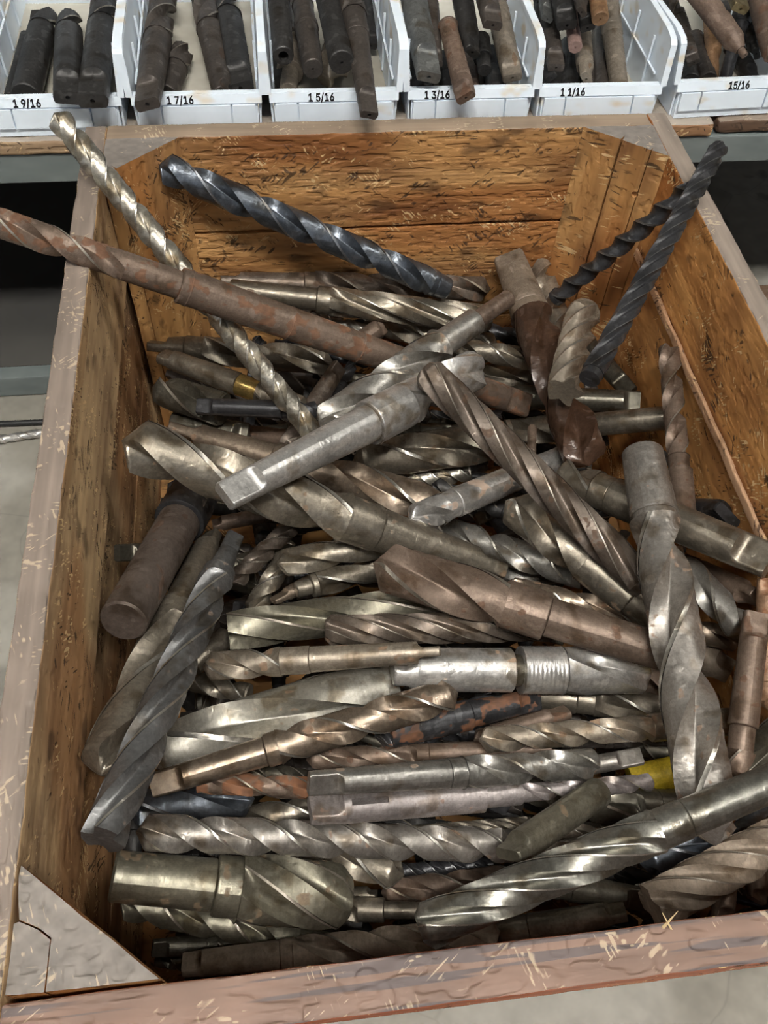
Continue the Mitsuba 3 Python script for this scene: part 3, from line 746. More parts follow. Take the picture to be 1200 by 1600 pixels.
add_tool('twist_drill', 'bronze twist drill with a scaly taper shank beside the thick rusty shank', 'drill bit', (0.0399, 0.1596, -0.0877), (0.1026, 0.4049, -0.1747), 0.0190, 'bronze', 1, seed=32, group='drills piled in the crate', n=2, p=6.5, ff=0.55, nf=0.62, s0=0.72, s1=0.58, tg=0.05)
add_tool('core_drill', 'dull purplish core drill with four flutes below the rusty pointed drill', 'drill bit', (0.1984, 0.2948, -0.1686), (0.4014, 0.2859, -0.1797), 0.0137, 'brown', 2, seed=33, group='drills piled in the crate', n=4, p=7, ff=0.97, nf=0.98, s0=0.9, s1=0.9, tg=0, ts='chamfer')
add_tool('twist_drill', 'black shank with orange rust patches right of the tawny twist drill', 'drill bit', (0.2303, 0.1999, -0.1727), (0.3737, 0.2248, -0.1903), 0.0127, 'dark', 7.2, seed=34, group='drills piled in the crate', n=2, p=5, ff=0.08, nf=0.56, s0=0.88, s1=0.78, tg=0.13, nr=1.0)
add_tool('steel_bar', 'thin flat tang sticking out past the steel twist drill', 'steel bar', (0.3863, 0.1642, -0.1936), (0.4451, 0.1662, -0.1846), 0.0074, 'grey2', 0, seed=35, group='drills piled in the crate', n=0, tg=0.3)
add_tool('twist_drill', 'small brown twist drill standing against the right wall of the crate', 'drill bit', (0.5682, 0.5535, -0.1169), (0.5326, 0.3564, -0.1520), 0.0108, 'rust', 2, seed=36, group='drills piled in the crate', n=2, p=4.2, ff=0.62, nf=0.69, s0=1.12, s1=1.05, tg=0, ts='flat')
add_tool('twist_drill', 'shiny bronze shank with a golden band left of the slender silver drill', 'drill bit', (0.1995, 0.5518, -0.1752), (0.0492, 0.6420, -0.1770), 0.0127, 'bronze', 0, seed=37, group='drills piled in the crate', n=2, p=5, ff=0.32, nf=0.46, s0=0.98, s1=0.86, tg=0.07, nm='brass')
add_tool('twist_drill', 'tawny twist drill with a bronze tang shank lying under the bright big tanged drill', 'drill bit', (0.3410, 0.4253, -0.1959), (0.0588, 0.5565, -0.1979), 0.0193, 'copper', 1, seed=38, group='drills piled in the crate', n=2, p=6, ff=0.56, nf=0.63, s0=0.78, s1=0.66, tg=0.09)
add_tool('twist_drill', 'long dusty grey twist drill lying flat across the front of the pile', 'drill bit', (0.0545, 0.1343, -0.1361), (0.3268, 0.1095, -0.1900), 0.0131, 'grey2', 2, seed=39, group='drills piled in the crate', n=2, p=4.1, ff=0.97, nf=0.98, s0=0.9, s1=0.9, tg=0)
add_tool('twist_drill', 'silver brown twist drill with a rusty collar running under the fat grey drill', 'drill bit', (0.3117, 0.1861, -0.1673), (0.5329, 0.1833, -0.1741), 0.0105, 'tan', 3, seed=40, group='drills piled in the crate', n=2, p=5, ff=0.64, nf=0.74, s0=1.12, s1=1.05, tg=0, nr=1.08)
add_tool('twist_drill', 'thin rusty drill lying close above the steel tang drill', 'drill bit', (0.1749, 0.1935, -0.1936), (0.3725, 0.1808, -0.1855), 0.0090, 'rust', 2, seed=41, group='drills piled in the crate', n=2, p=6, ff=0.45, nf=0.5, s0=0.9, s1=0.8, tg=0)
add_tool('twist_drill', 'silver grey twist drill right of the fat grey drill', 'drill bit', (0.5533, 0.2500, -0.1522), (0.5170, 0.3369, -0.1605), 0.0143, 'grey', 0, seed=42, group='drills piled in the crate', n=2, p=4.5, ff=0.97, nf=0.98, s0=0.9, s1=0.9, tg=0)
add_tool('core_drill', 'biggest core drill, stout four flute head and thick shank at the front left', 'drill bit', (0.1995, 0.0861, -0.1873), (0.0378, 0.1096, -0.1464), 0.0240, 'olive', 3, seed=43, group='drills piled in the crate', n=4, p=5.5, ff=0.48, nf=0.58, s0=0.74, s1=0.7, tg=0, nr=0.86, ts='chamfer')
add_tool('twist_drill', 'small rusty tang below the rust patched black shank', 'drill bit', (0.3130, 0.1958, -0.1955), (0.3988, 0.2152, -0.2011), 0.0088, 'rust', 3, seed=44, group='drills piled in the crate', n=2, p=5, ff=0.1, nf=0.2, s0=1, s1=0.9, tg=0.18)
add_tool('twist_drill', 'orange rusted flutes below the tang of the tawny drill', 'drill bit', (0.1795, 0.1634, -0.1729), (0.0924, 0.1773, -0.1731), 0.0088, 'rust', 9, seed=45, group='drills piled in the crate', n=2, p=6, ff=0.97, nf=0.98, s0=0.9, s1=0.9, tg=0)
add_tool('twist_drill', 'long dark brown twist drill lying along the front board', 'drill bit', (0.3093, 0.0543, -0.2050), (0.0783, 0.0569, -0.2015), 0.0116, 'mud', 0, seed=46, group='drills piled in the crate', n=2, p=5, ff=0.66, nf=0.7, s0=0.86, s1=0.76, tg=0.05)
add_tool('twist_drill', 'grey silver twist drill tucked under the dull bronze collared drill', 'drill bit', (0.3105, 0.4443, -0.2398), (0.4455, 0.3420, -0.1945), 0.0151, 'grey', 1, seed=47, group='drills piled in the crate', n=2, p=4.0, ff=0.95, nf=0.97, s0=0.9, s1=0.9, tg=0)
add_tool('core_drill', 'silver bronze core drill with a slim shank along the back of the pile', 'drill bit', (0.4177, 0.6780, -0.1821), (0.1248, 0.7293, -0.1647), 0.0170, 'bronze', 1, seed=48, group='drills piled in the crate', n=4, p=9, ff=0.62, nf=0.67, s0=0.74, s1=0.68, tg=0, ts='chamfer')
add_tool('twist_drill', 'narrow brown shank rising to the back beside the slender silver drill', 'drill bit', (0.1737, 0.5213, -0.2018), (0.2385, 0.6229, -0.1871), 0.0108, 'brown', 2, seed=49, group='drills piled in the crate', n=2, p=4, ff=0.3, nf=0.35, s0=1, s1=0.9, tg=0.12)
add_tool('twist_drill', 'bronze wedge shaped drill end beneath the dark oily bar', 'drill bit', (0.3911, 0.1003, -0.1840), (0.3377, 0.0957, -0.1840), 0.0111, 'bronze', 2, seed=50, group='drills piled in the crate', n=2, p=6, ff=0.97, nf=0.98, s0=0.9, s1=0.9, tg=0)
add_tool('twist_drill', 'thin bronze twist drill passing under the fat grey drill', 'drill bit', (0.5680, 0.2600, -0.1906), (0.3754, 0.3390, -0.1999), 0.0111, 'copper', 1, seed=51, group='drills piled in the crate', n=2, p=5, ff=0.82, nf=0.88, s0=1, s1=0.95, tg=0.04)
add_tool('twist_drill', 'oily twist drill in the front left corner of the crate', 'drill bit', (0.0332, 0.1027, -0.1938), (0.2090, 0.0539, -0.2306), 0.0122, 'olive', 0, seed=52, group='drills piled in the crate', n=2, p=4.2, ff=0.66, nf=0.72, s0=0.78, s1=0.72, tg=0)
add_tool('twist_drill', 'stout bronze flutes lying below the bright steel drill', 'drill bit', (0.2416, 0.5051, -0.2074), (0.4063, 0.5039, -0.1837), 0.0217, 'bronze', 1, seed=53, group='drills piled in the crate', n=2, p=5.5, ff=0.97, nf=0.98, s0=0.9, s1=0.9, tg=0)
add_tool('core_drill', 'wide olive core drill with a square cut end left of the middle', 'drill bit', (0.1153, 0.3122, -0.1873), (0.3328, 0.3269, -0.1921), 0.0181, 'olive', 0, seed=54, group='drills piled in the crate', n=3, p=9, ff=0.97, nf=0.98, s0=0.9, s1=0.9, tg=0, ts='flat')
add_tool('twist_drill', 'bronze taper shank lying along the front board with its tang to the right', 'drill bit', (0.2735, 0.0564, -0.2359), (0.4046, 0.0566, -0.1994), 0.0104, 'bronze', 1, seed=55, group='drills piled in the crate', n=2, p=5, ff=0.3, nf=0.46, s0=0.96, s1=0.84, tg=0.09)
add_tool('twist_drill', 'brown twist drill with a chipped rusty point against the back wall', 'drill bit', (0.4299, 0.7423, -0.1927), (0.1136, 0.7507, -0.1711), 0.0152, 'brown', 4, seed=56, group='drills piled in the crate', n=2, p=5, ff=0.66, nf=0.7, s0=0.85, s1=0.75, tg=0.06)
add_tool('twist_drill', 'dull bronze drill with a blunt tang at the left under the rusty drill', 'drill bit', (0.2331, 0.6434, -0.2003), (0.0322, 0.6722, -0.1899), 0.0161, 'bronze', 0, seed=57, group='drills piled in the crate', n=2, p=6, ff=0.7, nf=0.8, s0=0.85, s1=0.7, tg=0.09)
add_tool('twist_drill', 'stubby bronze drill with one bright lip below the big dull shank', 'drill bit', (0.1598, 0.3720, -0.1812), (0.2600, 0.3861, -0.1822), 0.0135, 'bronze', 0, seed=58, group='drills piled in the crate', n=2, p=8, ff=0.97, nf=0.98, s0=0.9, s1=0.9, tg=0)
add_tool('twist_drill', 'pale twist drill, the widest fluted one left of the middle', 'drill bit', (0.0493, 0.2025, -0.1801), (0.2519, 0.2535, -0.1970), 0.0252, 'pale2', 1, seed=59, group='drills piled in the crate', n=2, p=7.5, ff=0.95, nf=0.97, s0=0.9, s1=0.9, tg=0, nbody=0.97)
add_tool('twist_drill', 'bronze cylinder with a pointed flute below the bright threaded tool', 'drill bit', (0.4868, 0.2089, -0.2011), (0.3670, 0.2424, -0.2163), 0.0137, 'bronze', 0, seed=60, group='drills piled in the crate', n=2, p=7, ff=0.5, nf=0.62, s0=0.98, s1=0.95, tg=0)
add_tool('reamer', 'thin reamer below the slotted sleeve', 'reamer', (0.2456, 0.1274, -0.1970), (0.3474, 0.1256, -0.2009), 0.0075, 'bronze', 0, seed=61, group='drills piled in the crate', n=5, p=6, ff=0.97, nf=0.98, s0=0.9, s1=0.9, tg=0)
add_tool('twist_drill', 'brown tang shank under the shiny bronze taper shank', 'drill bit', (0.5405, 0.3504, -0.1991), (0.5681, 0.2771, -0.1410), 0.0121, 'rust', 2, seed=62, group='drills piled in the crate', n=2, p=4.5, ff=0.2, nf=0.3, s0=1, s1=0.9, tg=0.14)
add_tool('twist_drill', 'dark wide flutes at the right edge below the brown taper shank', 'drill bit', (0.5152, 0.1307, -0.1919), (0.5658, 0.1781, -0.1678), 0.0147, 'oil', 0, seed=63, group='drills piled in the crate', n=2, p=6, ff=0.97, nf=0.98, s0=0.9, s1=0.9, tg=0)
add_tool('twist_drill', 'bronze twist point right of the stout four flute head', 'drill bit', (0.2433, 0.0997, -0.2021), (0.1714, 0.1345, -0.2171), 0.0147, 'bronze', 1, seed=64, group='drills piled in the crate', n=2, p=5, ff=0.97, nf=0.98, s0=0.9, s1=0.9, tg=0)
add_tool('steel_bar', 'short brown stub standing at the front board under the dusty brown core drill', 'steel bar', (0.4927, 0.0885, -0.1910), (0.4711, 0.0409, -0.1910), 0.0089, 'rust', 1, seed=65, group='drills piled in the crate', n=0)
add_tool('twist_drill', 'small brown spiral end between the left drills and the bronze stub', 'drill bit', (0.1180, 0.3633, -0.1945), (0.1798, 0.4268, -0.1945), 0.0096, 'brown', 2, seed=66, group='drills piled in the crate', n=2, p=3.6, ff=0.97, nf=0.98, s0=0.9, s1=0.9, tg=0)
add_tool('twist_drill', 'dark blue steel flutes below the orange rusted ones', 'drill bit', (0.1331, 0.1669, -0.1949), (0.0414, 0.1719, -0.2033), 0.0143, 'blue', 0, seed=67, group='drills piled in the crate', n=2, p=7, ff=0.97, nf=0.98, s0=0.9, s1=0.9, tg=0)
add_tool('twist_drill', 'dark blue flutes at the right edge above the dusty brown core drill', 'drill bit', (0.5021, 0.0929, -0.1936), (0.5560, 0.1254, -0.1967), 0.0119, 'blue', 0, seed=68, group='drills piled in the crate', n=2, p=6, ff=0.97, nf=0.98, s0=0.9, s1=0.9, tg=0)
add_tool('twist_drill', 'bronze stepped shank with a square end in front of the stout head', 'drill bit', (0.1828, 0.0866, -0.2229), (0.2604, 0.0744, -0.2091), 0.0092, 'bronze', 2, seed=69, group='drills piled in the crate', n=2, p=5, ff=0.32, nf=0.56, s0=0.68, s1=0.66, tg=0, nr=0.96)
add_tool('steel_bar', 'shorter brown stub at the right end of the front board', 'steel bar', (0.5202, 0.0873, -0.1983), (0.5038, 0.0521, -0.1948), 0.0080, 'rust', 1, seed=70, group='drills piled in the crate', n=0)
add_tool('steel_bar', 'short brown rounded shank end poking up behind the rusty long drill', 'steel bar', (0.2525, 0.6598, -0.1980), (0.2941, 0.6891, -0.1922), 0.0107, 'rust', 0, seed=71, group='drills piled in the crate', n=0)
add_tool('twist_drill', 'bronze drill end with bright lips under the rusty pointed drill', 'drill bit', (0.2726, 0.3795, -0.2075), (0.1755, 0.3530, -0.1974), 0.0125, 'bronze', 0, seed=72, group='drills piled in the crate', n=2, p=7, ff=0.8, nf=0.85, s0=0.6, s1=0.6, tg=0)
add_tool('twist_drill', 'dark green shank with a collar beside the yellow piece', 'drill bit', (0.3888, 0.1353, -0.2010), (0.4897, 0.1325, -0.2166), 0.0132, 'oil', 0, seed=73, group='drills piled in the crate', n=2, p=8, ff=0.5, nf=0.66, s0=0.95, s1=0.9, tg=0, nr=1.02)
add_tool('twist_drill', 'narrow bronze drill with a ring above the long fluted silver drill', 'drill bit', (0.3633, 0.1189, -0.2101), (0.4340, 0.1218, -0.2241), 0.0072, 'bronze', 0, seed=74, group='drills piled in the crate', n=2, p=5, ff=0.5, nf=0.58, s0=1.1, s1=1, tg=0)
add_tool('twist_drill', 'dark green tang shank left of the dusty brown core drill', 'drill bit', (0.3443, 0.0849, -0.2049), (0.4251, 0.0656, -0.2138), 0.0105, 'oil', 0, seed=75, group='drills piled in the crate', n=2, p=5, ff=0.2, nf=0.3, s0=1, s1=0.88, tg=0.16)
add_tool('twist_drill', 'dark straight shank with olive flutes pointing to the right wall', 'drill bit', (0.3230, 0.6123, -0.3107), (0.5665, 0.5027, -0.1648), 0.0157, 'bronze', 0, seed=76, group='drills piled in the crate', n=2, p=5.5, ff=0.6, nf=0.62, s0=0.82, s1=0.8, tg=0)
add_tool('twist_drill', 'dark drill point facing the left wall with one bright lip', 'drill bit', (0.0397, 0.6049, -0.1854), (0.1140, 0.5676, -0.1854), 0.0187, 'oil', 0, seed=77, group='drills piled in the crate', n=2, p=5, ff=0.97, nf=0.98, s0=0.9, s1=0.9, tg=0)
add_tool('twist_drill', 'small square bronze tang poking out over the wide olive flutes', 'drill bit', (0.2118, 0.3830, -0.2159), (0.1543, 0.3485, -0.2073), 0.0072, 'copper', 1, seed=78, group='drills piled in the crate', n=2, p=4, ff=0.2, nf=0.3, s0=1, s1=0.9, tg=0.2)
add_tool('twist_drill', 'reddish brown twist drill behind the long fluted silver drill', 'drill bit', (0.2258, 0.0947, -0.2294), (0.3359, 0.0909, -0.2069), 0.0100, 'rust', 2, seed=79, group='drills piled in the crate', n=2, p=5, ff=0.97, nf=0.98, s0=0.9, s1=0.9, tg=0)
add_tool('steel_bar', 'dark round bar end beside the right wall, behind the bronze tang shank', 'steel bar', (0.5559, 0.4217, -0.2169), (0.5637, 0.3542, -0.1280), 0.0153, 'dark', 0, seed=80, group='drills piled in the crate', n=0)
add_tool('twist_drill', 'slender grey drill with a pale shank under the silver bronze core drill', 'drill bit', (0.2966, 0.6911, -0.2110), (0.1694, 0.7423, -0.2051), 0.0088, 'grey', 1, seed=81, group='drills piled in the crate', n=2, p=4, ff=0.6, nf=0.65, s0=1.1, s1=1.1, tg=0)
add_tool('steel_bar', 'dark steel cylinder end behind the bronze tang shank at the left', 'steel bar', (0.0565, 0.5806, -0.2173), (0.1362, 0.5569, -0.2148), 0.0129, 'oil', 0, seed=82, group='drills piled in the crate', n=0)
add_tool('steel_bar', 'narrow brown rod end under the big dull twist drill', 'steel bar', (0.1730, 0.4477, -0.2050), (0.0996, 0.4372, -0.2050), 0.0075, 'rust', 2, seed=83, group='drills piled in the crate', n=0)
add_tool('steel_bar', 'bronze shank end left of the wide olive core drill', 'steel bar', (0.0816, 0.2910, -0.2065), (0.1171, 0.3268, -0.2158), 0.0102, 'bronze', 0, seed=84, group='drills piled in the crate', n=0)
add_tool('twist_drill', 'bronze flutes behind the dusty grey twist drill at the front', 'drill bit', (0.1063, 0.1562, -0.2212), (0.1834, 0.1605, -0.2149), 0.0122, 'bronze', 0, seed=85, group='drills piled in the crate', n=2, p=5, ff=0.97, nf=0.98, s0=0.9, s1=0.9, tg=0)
add_tool('steel_bar', 'yellow painted round tool behind the fat grey drill', 'steel bar', (0.4441, 0.1573, -0.2235), (0.5385, 0.1620, -0.2074), 0.0141, 'yellow', 0, seed=86, group='drills piled in the crate', n=0)
add_tool('twist_drill', 'dull tang with an eye right of the fat grey drill', 'drill bit', (0.5044, 0.2932, -0.2212), (0.5603, 0.2426, -0.2146), 0.0165, 'mud', 0, seed=87, group='drills piled in the crate', n=2, p=5, ff=0.2, nf=0.3, s0=1, s1=0.9, tg=0.16)
add_tool('steel_bar', 'small bronze pin end touching the stout four flute head', 'steel bar', (0.1785, 0.0984, -0.2344), (0.2219, 0.0929, -0.2251), 0.0064, 'bronze', 2, seed=88, group='drills piled in the crate', n=0)
add_tool('twist_drill', 'grey fluted end in the gap right of the big dull shank', 'drill bit', (0.3529, 0.3969, -0.2533), (0.4505, 0.3672, -0.2288), 0.0154, 'grey', 0, seed=89, group='drills piled in the crate', n=2, p=7, ff=0.97, nf=0.98, s0=0.9, s1=0.9, tg=0)
add_tool('twist_drill', 'dark oily shank with a flat tang behind the fat resin brown drill', 'drill bit', (0.3919, 0.6119, -0.2346), (0.5668, 0.5622, -0.2057), 0.0136, 'oil', 0, seed=90, group='drills piled in the crate', n=2, p=5, ff=0.2, nf=0.25, s0=1.05, s1=0.9, tg=0.08)
add_tool('twist_drill', 'brown grey spiral end right of the stepped reddish shank', 'drill bit', (0.3653, 0.6561, -0.1972), (0.4694, 0.6220, -0.1961), 0.0128, 'bronze', 2, seed=91, group='drills piled in the crate', n=2, p=4.5, ff=0.97, nf=0.98, s0=0.9, s1=0.9, tg=0)
add_tool('steel_bar', 'stubby rusty pin in the gap under the black tang shank', 'steel bar', (0.1307, 0.5760, -0.2357), (0.1911, 0.5471, -0.2179), 0.0103, 'rust', 5, seed=92, group='drills piled in the crate', n=0)
add_tool('twist_drill', 'short bronze spiral end standing between the blue grey drill and the bronze stub', 'drill bit', (0.1330, 0.3421, -0.2166), (0.1690, 0.3997, -0.2112), 0.0108, 'bronze', 1, seed=93, group='drills piled in the crate', n=2, p=4, ff=0.97, nf=0.98, s0=0.9, s1=0.9, tg=0)
add_tool('twist_drill', 'brown flutes in the gap left of the fat grey drill', 'drill bit', (0.4528, 0.2534, -0.2088), (0.5046, 0.2277, -0.2105), 0.0136, 'rust', 1, seed=94, group='drills piled in the crate', n=2, p=6, ff=0.97, nf=0.98, s0=0.9, s1=0.9, tg=0)
add_tool('twist_drill', 'little silver drill point in the gap under the bronze flutes', 'drill bit', (0.2957, 0.4908, -0.2273), (0.3643, 0.4887, -0.2166), 0.0100, 'pale', 0, seed=95, group='drills piled in the crate', n=2, p=3, ff=0.97, nf=0.98, s0=0.9, s1=0.9, tg=0)
add_tool('twist_drill', 'dark bronze flutes under the step shank of the grey twist drill', 'drill bit', (0.4284, 0.6610, -0.2144), (0.2818, 0.7273, -0.2153), 0.0184, 'bronze', 2, seed=96, group='drills piled in the crate', n=2, p=5, ff=0.97, nf=0.98, s0=0.9, s1=0.9, tg=0)
add_tool('twist_drill', 'olive flutes in the hollow left of the fat resin brown drill', 'drill bit', (0.3904, 0.6567, -0.2516), (0.4906, 0.6379, -0.2378), 0.0165, 'bronze', 0, seed=97, group='drills piled in the crate', n=2, p=6, ff=0.97, nf=0.98, s0=0.9, s1=0.9, tg=0)
add_tool('twist_drill', 'small tang with a hole poking out left behind the thick rusty shank', 'drill bit', (0.0794, 0.4140, -0.2120), (0.0287, 0.3652, -0.1327), 0.0086, 'oil', 0, seed=98, group='drills piled in the crate', n=2, p=5, ff=0.3, nf=0.4, s0=1, s1=0.9, tg=0.14, tgx=1)
add_tool('twist_drill', 'black tang under the oily twist drill in the front left corner', 'drill bit', (0.1282, 0.0720, -0.2337), (0.0554, 0.0713, -0.2095), 0.0077, 'oil', 0, seed=99, group='drills piled in the crate', n=2, p=5, ff=0.4, nf=0.5, s0=1, s1=0.85, tg=0.12)
add_tool('twist_drill', 'dark steel flutes in the hollow below the long fluted silver drill', 'drill bit', (0.4294, 0.0906, -0.2120), (0.4940, 0.1023, -0.2120), 0.0137, 'blue', 0, seed=100, group='drills piled in the crate', n=2, p=6, ff=0.97, nf=0.98, s0=0.9, s1=0.9, tg=0)
add_tool('twist_drill', 'short dark tang shank leaning at the right behind the beige end mill', 'drill bit', (0.5268, 0.6852, -0.2155), (0.5652, 0.5849, -0.2155), 0.0121, 'oil', 0, seed=101, group='drills piled in the crate', n=2, p=5, ff=0.1, nf=0.2, s0=1, s1=0.85, tg=0.2)
add_tool('twist_drill', 'small black spiral lowest in the front left corner', 'drill bit', (0.1006, 0.0542, -0.2224), (0.0560, 0.0670, -0.2254), 0.0057, 'oil', 0, seed=102, group='drills piled in the crate', n=2, p=3, ff=0.97, nf=0.98, s0=0.9, s1=0.9, tg=0)
add_tool('twist_drill', 'thin black spiral drill below the dusty grey twist drill', 'drill bit', (0.2351, 0.1095, -0.2299), (0.3155, 0.1046, -0.2205), 0.0056, 'dark', 0, seed=103, group='drills piled in the crate', n=2, p=3, ff=0.97, nf=0.98, s0=0.9, s1=0.9, tg=0)
add_tool('twist_drill', 'dark bronze spiral right of the long blue grey core drill', 'drill bit', (0.0706, 0.2887, -0.2258), (0.1295, 0.2655, -0.2204), 0.0098, 'bronze', 0, seed=104, group='drills piled in the crate', n=2, p=4, ff=0.97, nf=0.98, s0=0.9, s1=0.9, tg=0)
# deep in the crate, seen through the gaps
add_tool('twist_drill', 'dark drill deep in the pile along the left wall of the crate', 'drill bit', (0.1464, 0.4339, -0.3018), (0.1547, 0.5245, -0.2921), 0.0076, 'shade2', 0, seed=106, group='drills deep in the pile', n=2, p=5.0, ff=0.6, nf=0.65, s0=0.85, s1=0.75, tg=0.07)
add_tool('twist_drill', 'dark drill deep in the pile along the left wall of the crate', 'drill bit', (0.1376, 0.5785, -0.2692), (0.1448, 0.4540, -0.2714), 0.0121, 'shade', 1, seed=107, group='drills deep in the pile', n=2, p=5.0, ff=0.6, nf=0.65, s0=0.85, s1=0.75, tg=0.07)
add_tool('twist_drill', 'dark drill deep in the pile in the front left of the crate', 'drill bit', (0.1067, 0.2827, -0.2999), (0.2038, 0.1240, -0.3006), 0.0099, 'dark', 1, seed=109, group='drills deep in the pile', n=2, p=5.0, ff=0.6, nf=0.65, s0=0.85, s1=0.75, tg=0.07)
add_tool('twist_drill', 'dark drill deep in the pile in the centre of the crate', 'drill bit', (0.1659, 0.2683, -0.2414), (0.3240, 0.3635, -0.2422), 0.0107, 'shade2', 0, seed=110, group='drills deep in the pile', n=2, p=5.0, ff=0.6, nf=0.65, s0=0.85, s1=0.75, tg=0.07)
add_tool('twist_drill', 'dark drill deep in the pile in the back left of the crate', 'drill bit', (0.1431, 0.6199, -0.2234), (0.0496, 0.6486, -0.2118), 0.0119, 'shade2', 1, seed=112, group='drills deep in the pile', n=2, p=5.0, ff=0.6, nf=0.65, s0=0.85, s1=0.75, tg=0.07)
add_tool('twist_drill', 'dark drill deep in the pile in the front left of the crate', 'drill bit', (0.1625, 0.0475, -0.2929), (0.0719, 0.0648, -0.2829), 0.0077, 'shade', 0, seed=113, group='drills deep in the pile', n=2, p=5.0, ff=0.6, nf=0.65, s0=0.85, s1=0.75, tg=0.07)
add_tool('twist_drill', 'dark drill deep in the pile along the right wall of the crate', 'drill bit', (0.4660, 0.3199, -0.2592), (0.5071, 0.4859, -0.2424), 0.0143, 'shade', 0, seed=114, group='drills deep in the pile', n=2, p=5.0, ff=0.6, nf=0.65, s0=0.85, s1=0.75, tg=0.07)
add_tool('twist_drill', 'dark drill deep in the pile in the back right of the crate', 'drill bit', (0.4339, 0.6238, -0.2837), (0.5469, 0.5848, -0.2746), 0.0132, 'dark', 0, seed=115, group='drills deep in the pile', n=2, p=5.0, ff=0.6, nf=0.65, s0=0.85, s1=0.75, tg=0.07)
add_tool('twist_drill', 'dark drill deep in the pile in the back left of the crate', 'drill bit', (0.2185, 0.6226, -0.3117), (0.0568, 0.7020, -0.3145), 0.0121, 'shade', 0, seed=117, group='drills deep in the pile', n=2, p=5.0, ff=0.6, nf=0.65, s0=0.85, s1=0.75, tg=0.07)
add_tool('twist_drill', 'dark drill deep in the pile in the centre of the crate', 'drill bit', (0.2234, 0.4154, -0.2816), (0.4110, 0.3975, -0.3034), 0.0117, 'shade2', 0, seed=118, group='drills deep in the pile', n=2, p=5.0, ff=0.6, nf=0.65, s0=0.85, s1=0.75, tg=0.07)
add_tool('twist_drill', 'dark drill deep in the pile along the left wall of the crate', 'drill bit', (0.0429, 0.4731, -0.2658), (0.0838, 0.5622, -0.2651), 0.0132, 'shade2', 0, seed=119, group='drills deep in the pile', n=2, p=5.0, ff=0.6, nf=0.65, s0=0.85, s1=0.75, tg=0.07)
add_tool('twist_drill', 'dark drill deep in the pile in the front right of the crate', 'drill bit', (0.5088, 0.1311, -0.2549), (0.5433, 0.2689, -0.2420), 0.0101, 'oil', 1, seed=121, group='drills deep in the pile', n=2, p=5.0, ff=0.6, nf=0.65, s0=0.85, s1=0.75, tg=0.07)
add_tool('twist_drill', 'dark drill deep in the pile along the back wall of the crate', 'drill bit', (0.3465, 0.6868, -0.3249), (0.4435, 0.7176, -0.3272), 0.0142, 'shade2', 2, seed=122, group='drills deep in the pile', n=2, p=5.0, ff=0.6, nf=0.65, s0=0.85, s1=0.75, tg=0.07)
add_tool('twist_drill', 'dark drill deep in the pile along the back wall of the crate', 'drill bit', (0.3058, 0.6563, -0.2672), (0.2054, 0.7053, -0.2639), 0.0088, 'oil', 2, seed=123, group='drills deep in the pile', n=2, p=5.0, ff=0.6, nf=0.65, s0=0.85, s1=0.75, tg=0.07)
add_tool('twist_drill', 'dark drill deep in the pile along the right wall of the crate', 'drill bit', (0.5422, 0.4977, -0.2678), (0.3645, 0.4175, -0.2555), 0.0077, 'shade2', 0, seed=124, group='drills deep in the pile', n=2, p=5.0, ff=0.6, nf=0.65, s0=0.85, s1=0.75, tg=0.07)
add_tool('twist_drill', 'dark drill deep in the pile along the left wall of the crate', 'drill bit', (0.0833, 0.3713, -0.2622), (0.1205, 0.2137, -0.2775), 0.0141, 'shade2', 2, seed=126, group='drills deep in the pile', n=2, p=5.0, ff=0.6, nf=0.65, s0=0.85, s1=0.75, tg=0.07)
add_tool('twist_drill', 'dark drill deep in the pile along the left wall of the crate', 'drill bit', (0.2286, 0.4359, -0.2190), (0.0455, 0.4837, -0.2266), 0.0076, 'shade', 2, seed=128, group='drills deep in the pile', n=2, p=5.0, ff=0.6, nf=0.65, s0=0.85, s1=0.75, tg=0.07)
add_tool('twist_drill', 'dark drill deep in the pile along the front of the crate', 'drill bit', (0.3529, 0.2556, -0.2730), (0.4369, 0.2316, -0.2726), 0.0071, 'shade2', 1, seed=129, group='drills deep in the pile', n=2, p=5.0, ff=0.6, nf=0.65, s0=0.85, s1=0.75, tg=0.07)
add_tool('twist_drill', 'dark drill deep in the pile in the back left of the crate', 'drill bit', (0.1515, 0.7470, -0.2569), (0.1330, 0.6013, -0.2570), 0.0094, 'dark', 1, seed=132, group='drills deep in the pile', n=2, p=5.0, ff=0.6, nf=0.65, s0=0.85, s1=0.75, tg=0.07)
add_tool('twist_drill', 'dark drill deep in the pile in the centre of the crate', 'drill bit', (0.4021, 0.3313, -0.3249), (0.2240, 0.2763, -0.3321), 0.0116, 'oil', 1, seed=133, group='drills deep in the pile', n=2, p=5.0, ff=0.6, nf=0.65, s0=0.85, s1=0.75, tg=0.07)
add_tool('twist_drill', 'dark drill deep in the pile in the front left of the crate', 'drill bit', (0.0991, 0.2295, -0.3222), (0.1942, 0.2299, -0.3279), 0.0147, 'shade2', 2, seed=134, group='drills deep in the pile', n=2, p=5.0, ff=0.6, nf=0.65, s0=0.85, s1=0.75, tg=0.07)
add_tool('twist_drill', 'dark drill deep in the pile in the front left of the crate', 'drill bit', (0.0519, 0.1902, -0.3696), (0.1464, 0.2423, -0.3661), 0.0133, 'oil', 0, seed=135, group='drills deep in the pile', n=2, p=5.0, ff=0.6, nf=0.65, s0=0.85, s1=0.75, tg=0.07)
add_tool('twist_drill', 'dark drill deep in the pile along the front of the crate', 'drill bit', (0.2269, 0.2123, -0.3233), (0.3783, 0.1550, -0.3050), 0.0104, 'shade', 0, seed=136, group='drills deep in the pile', n=2, p=5.0, ff=0.6, nf=0.65, s0=0.85, s1=0.75, tg=0.07)
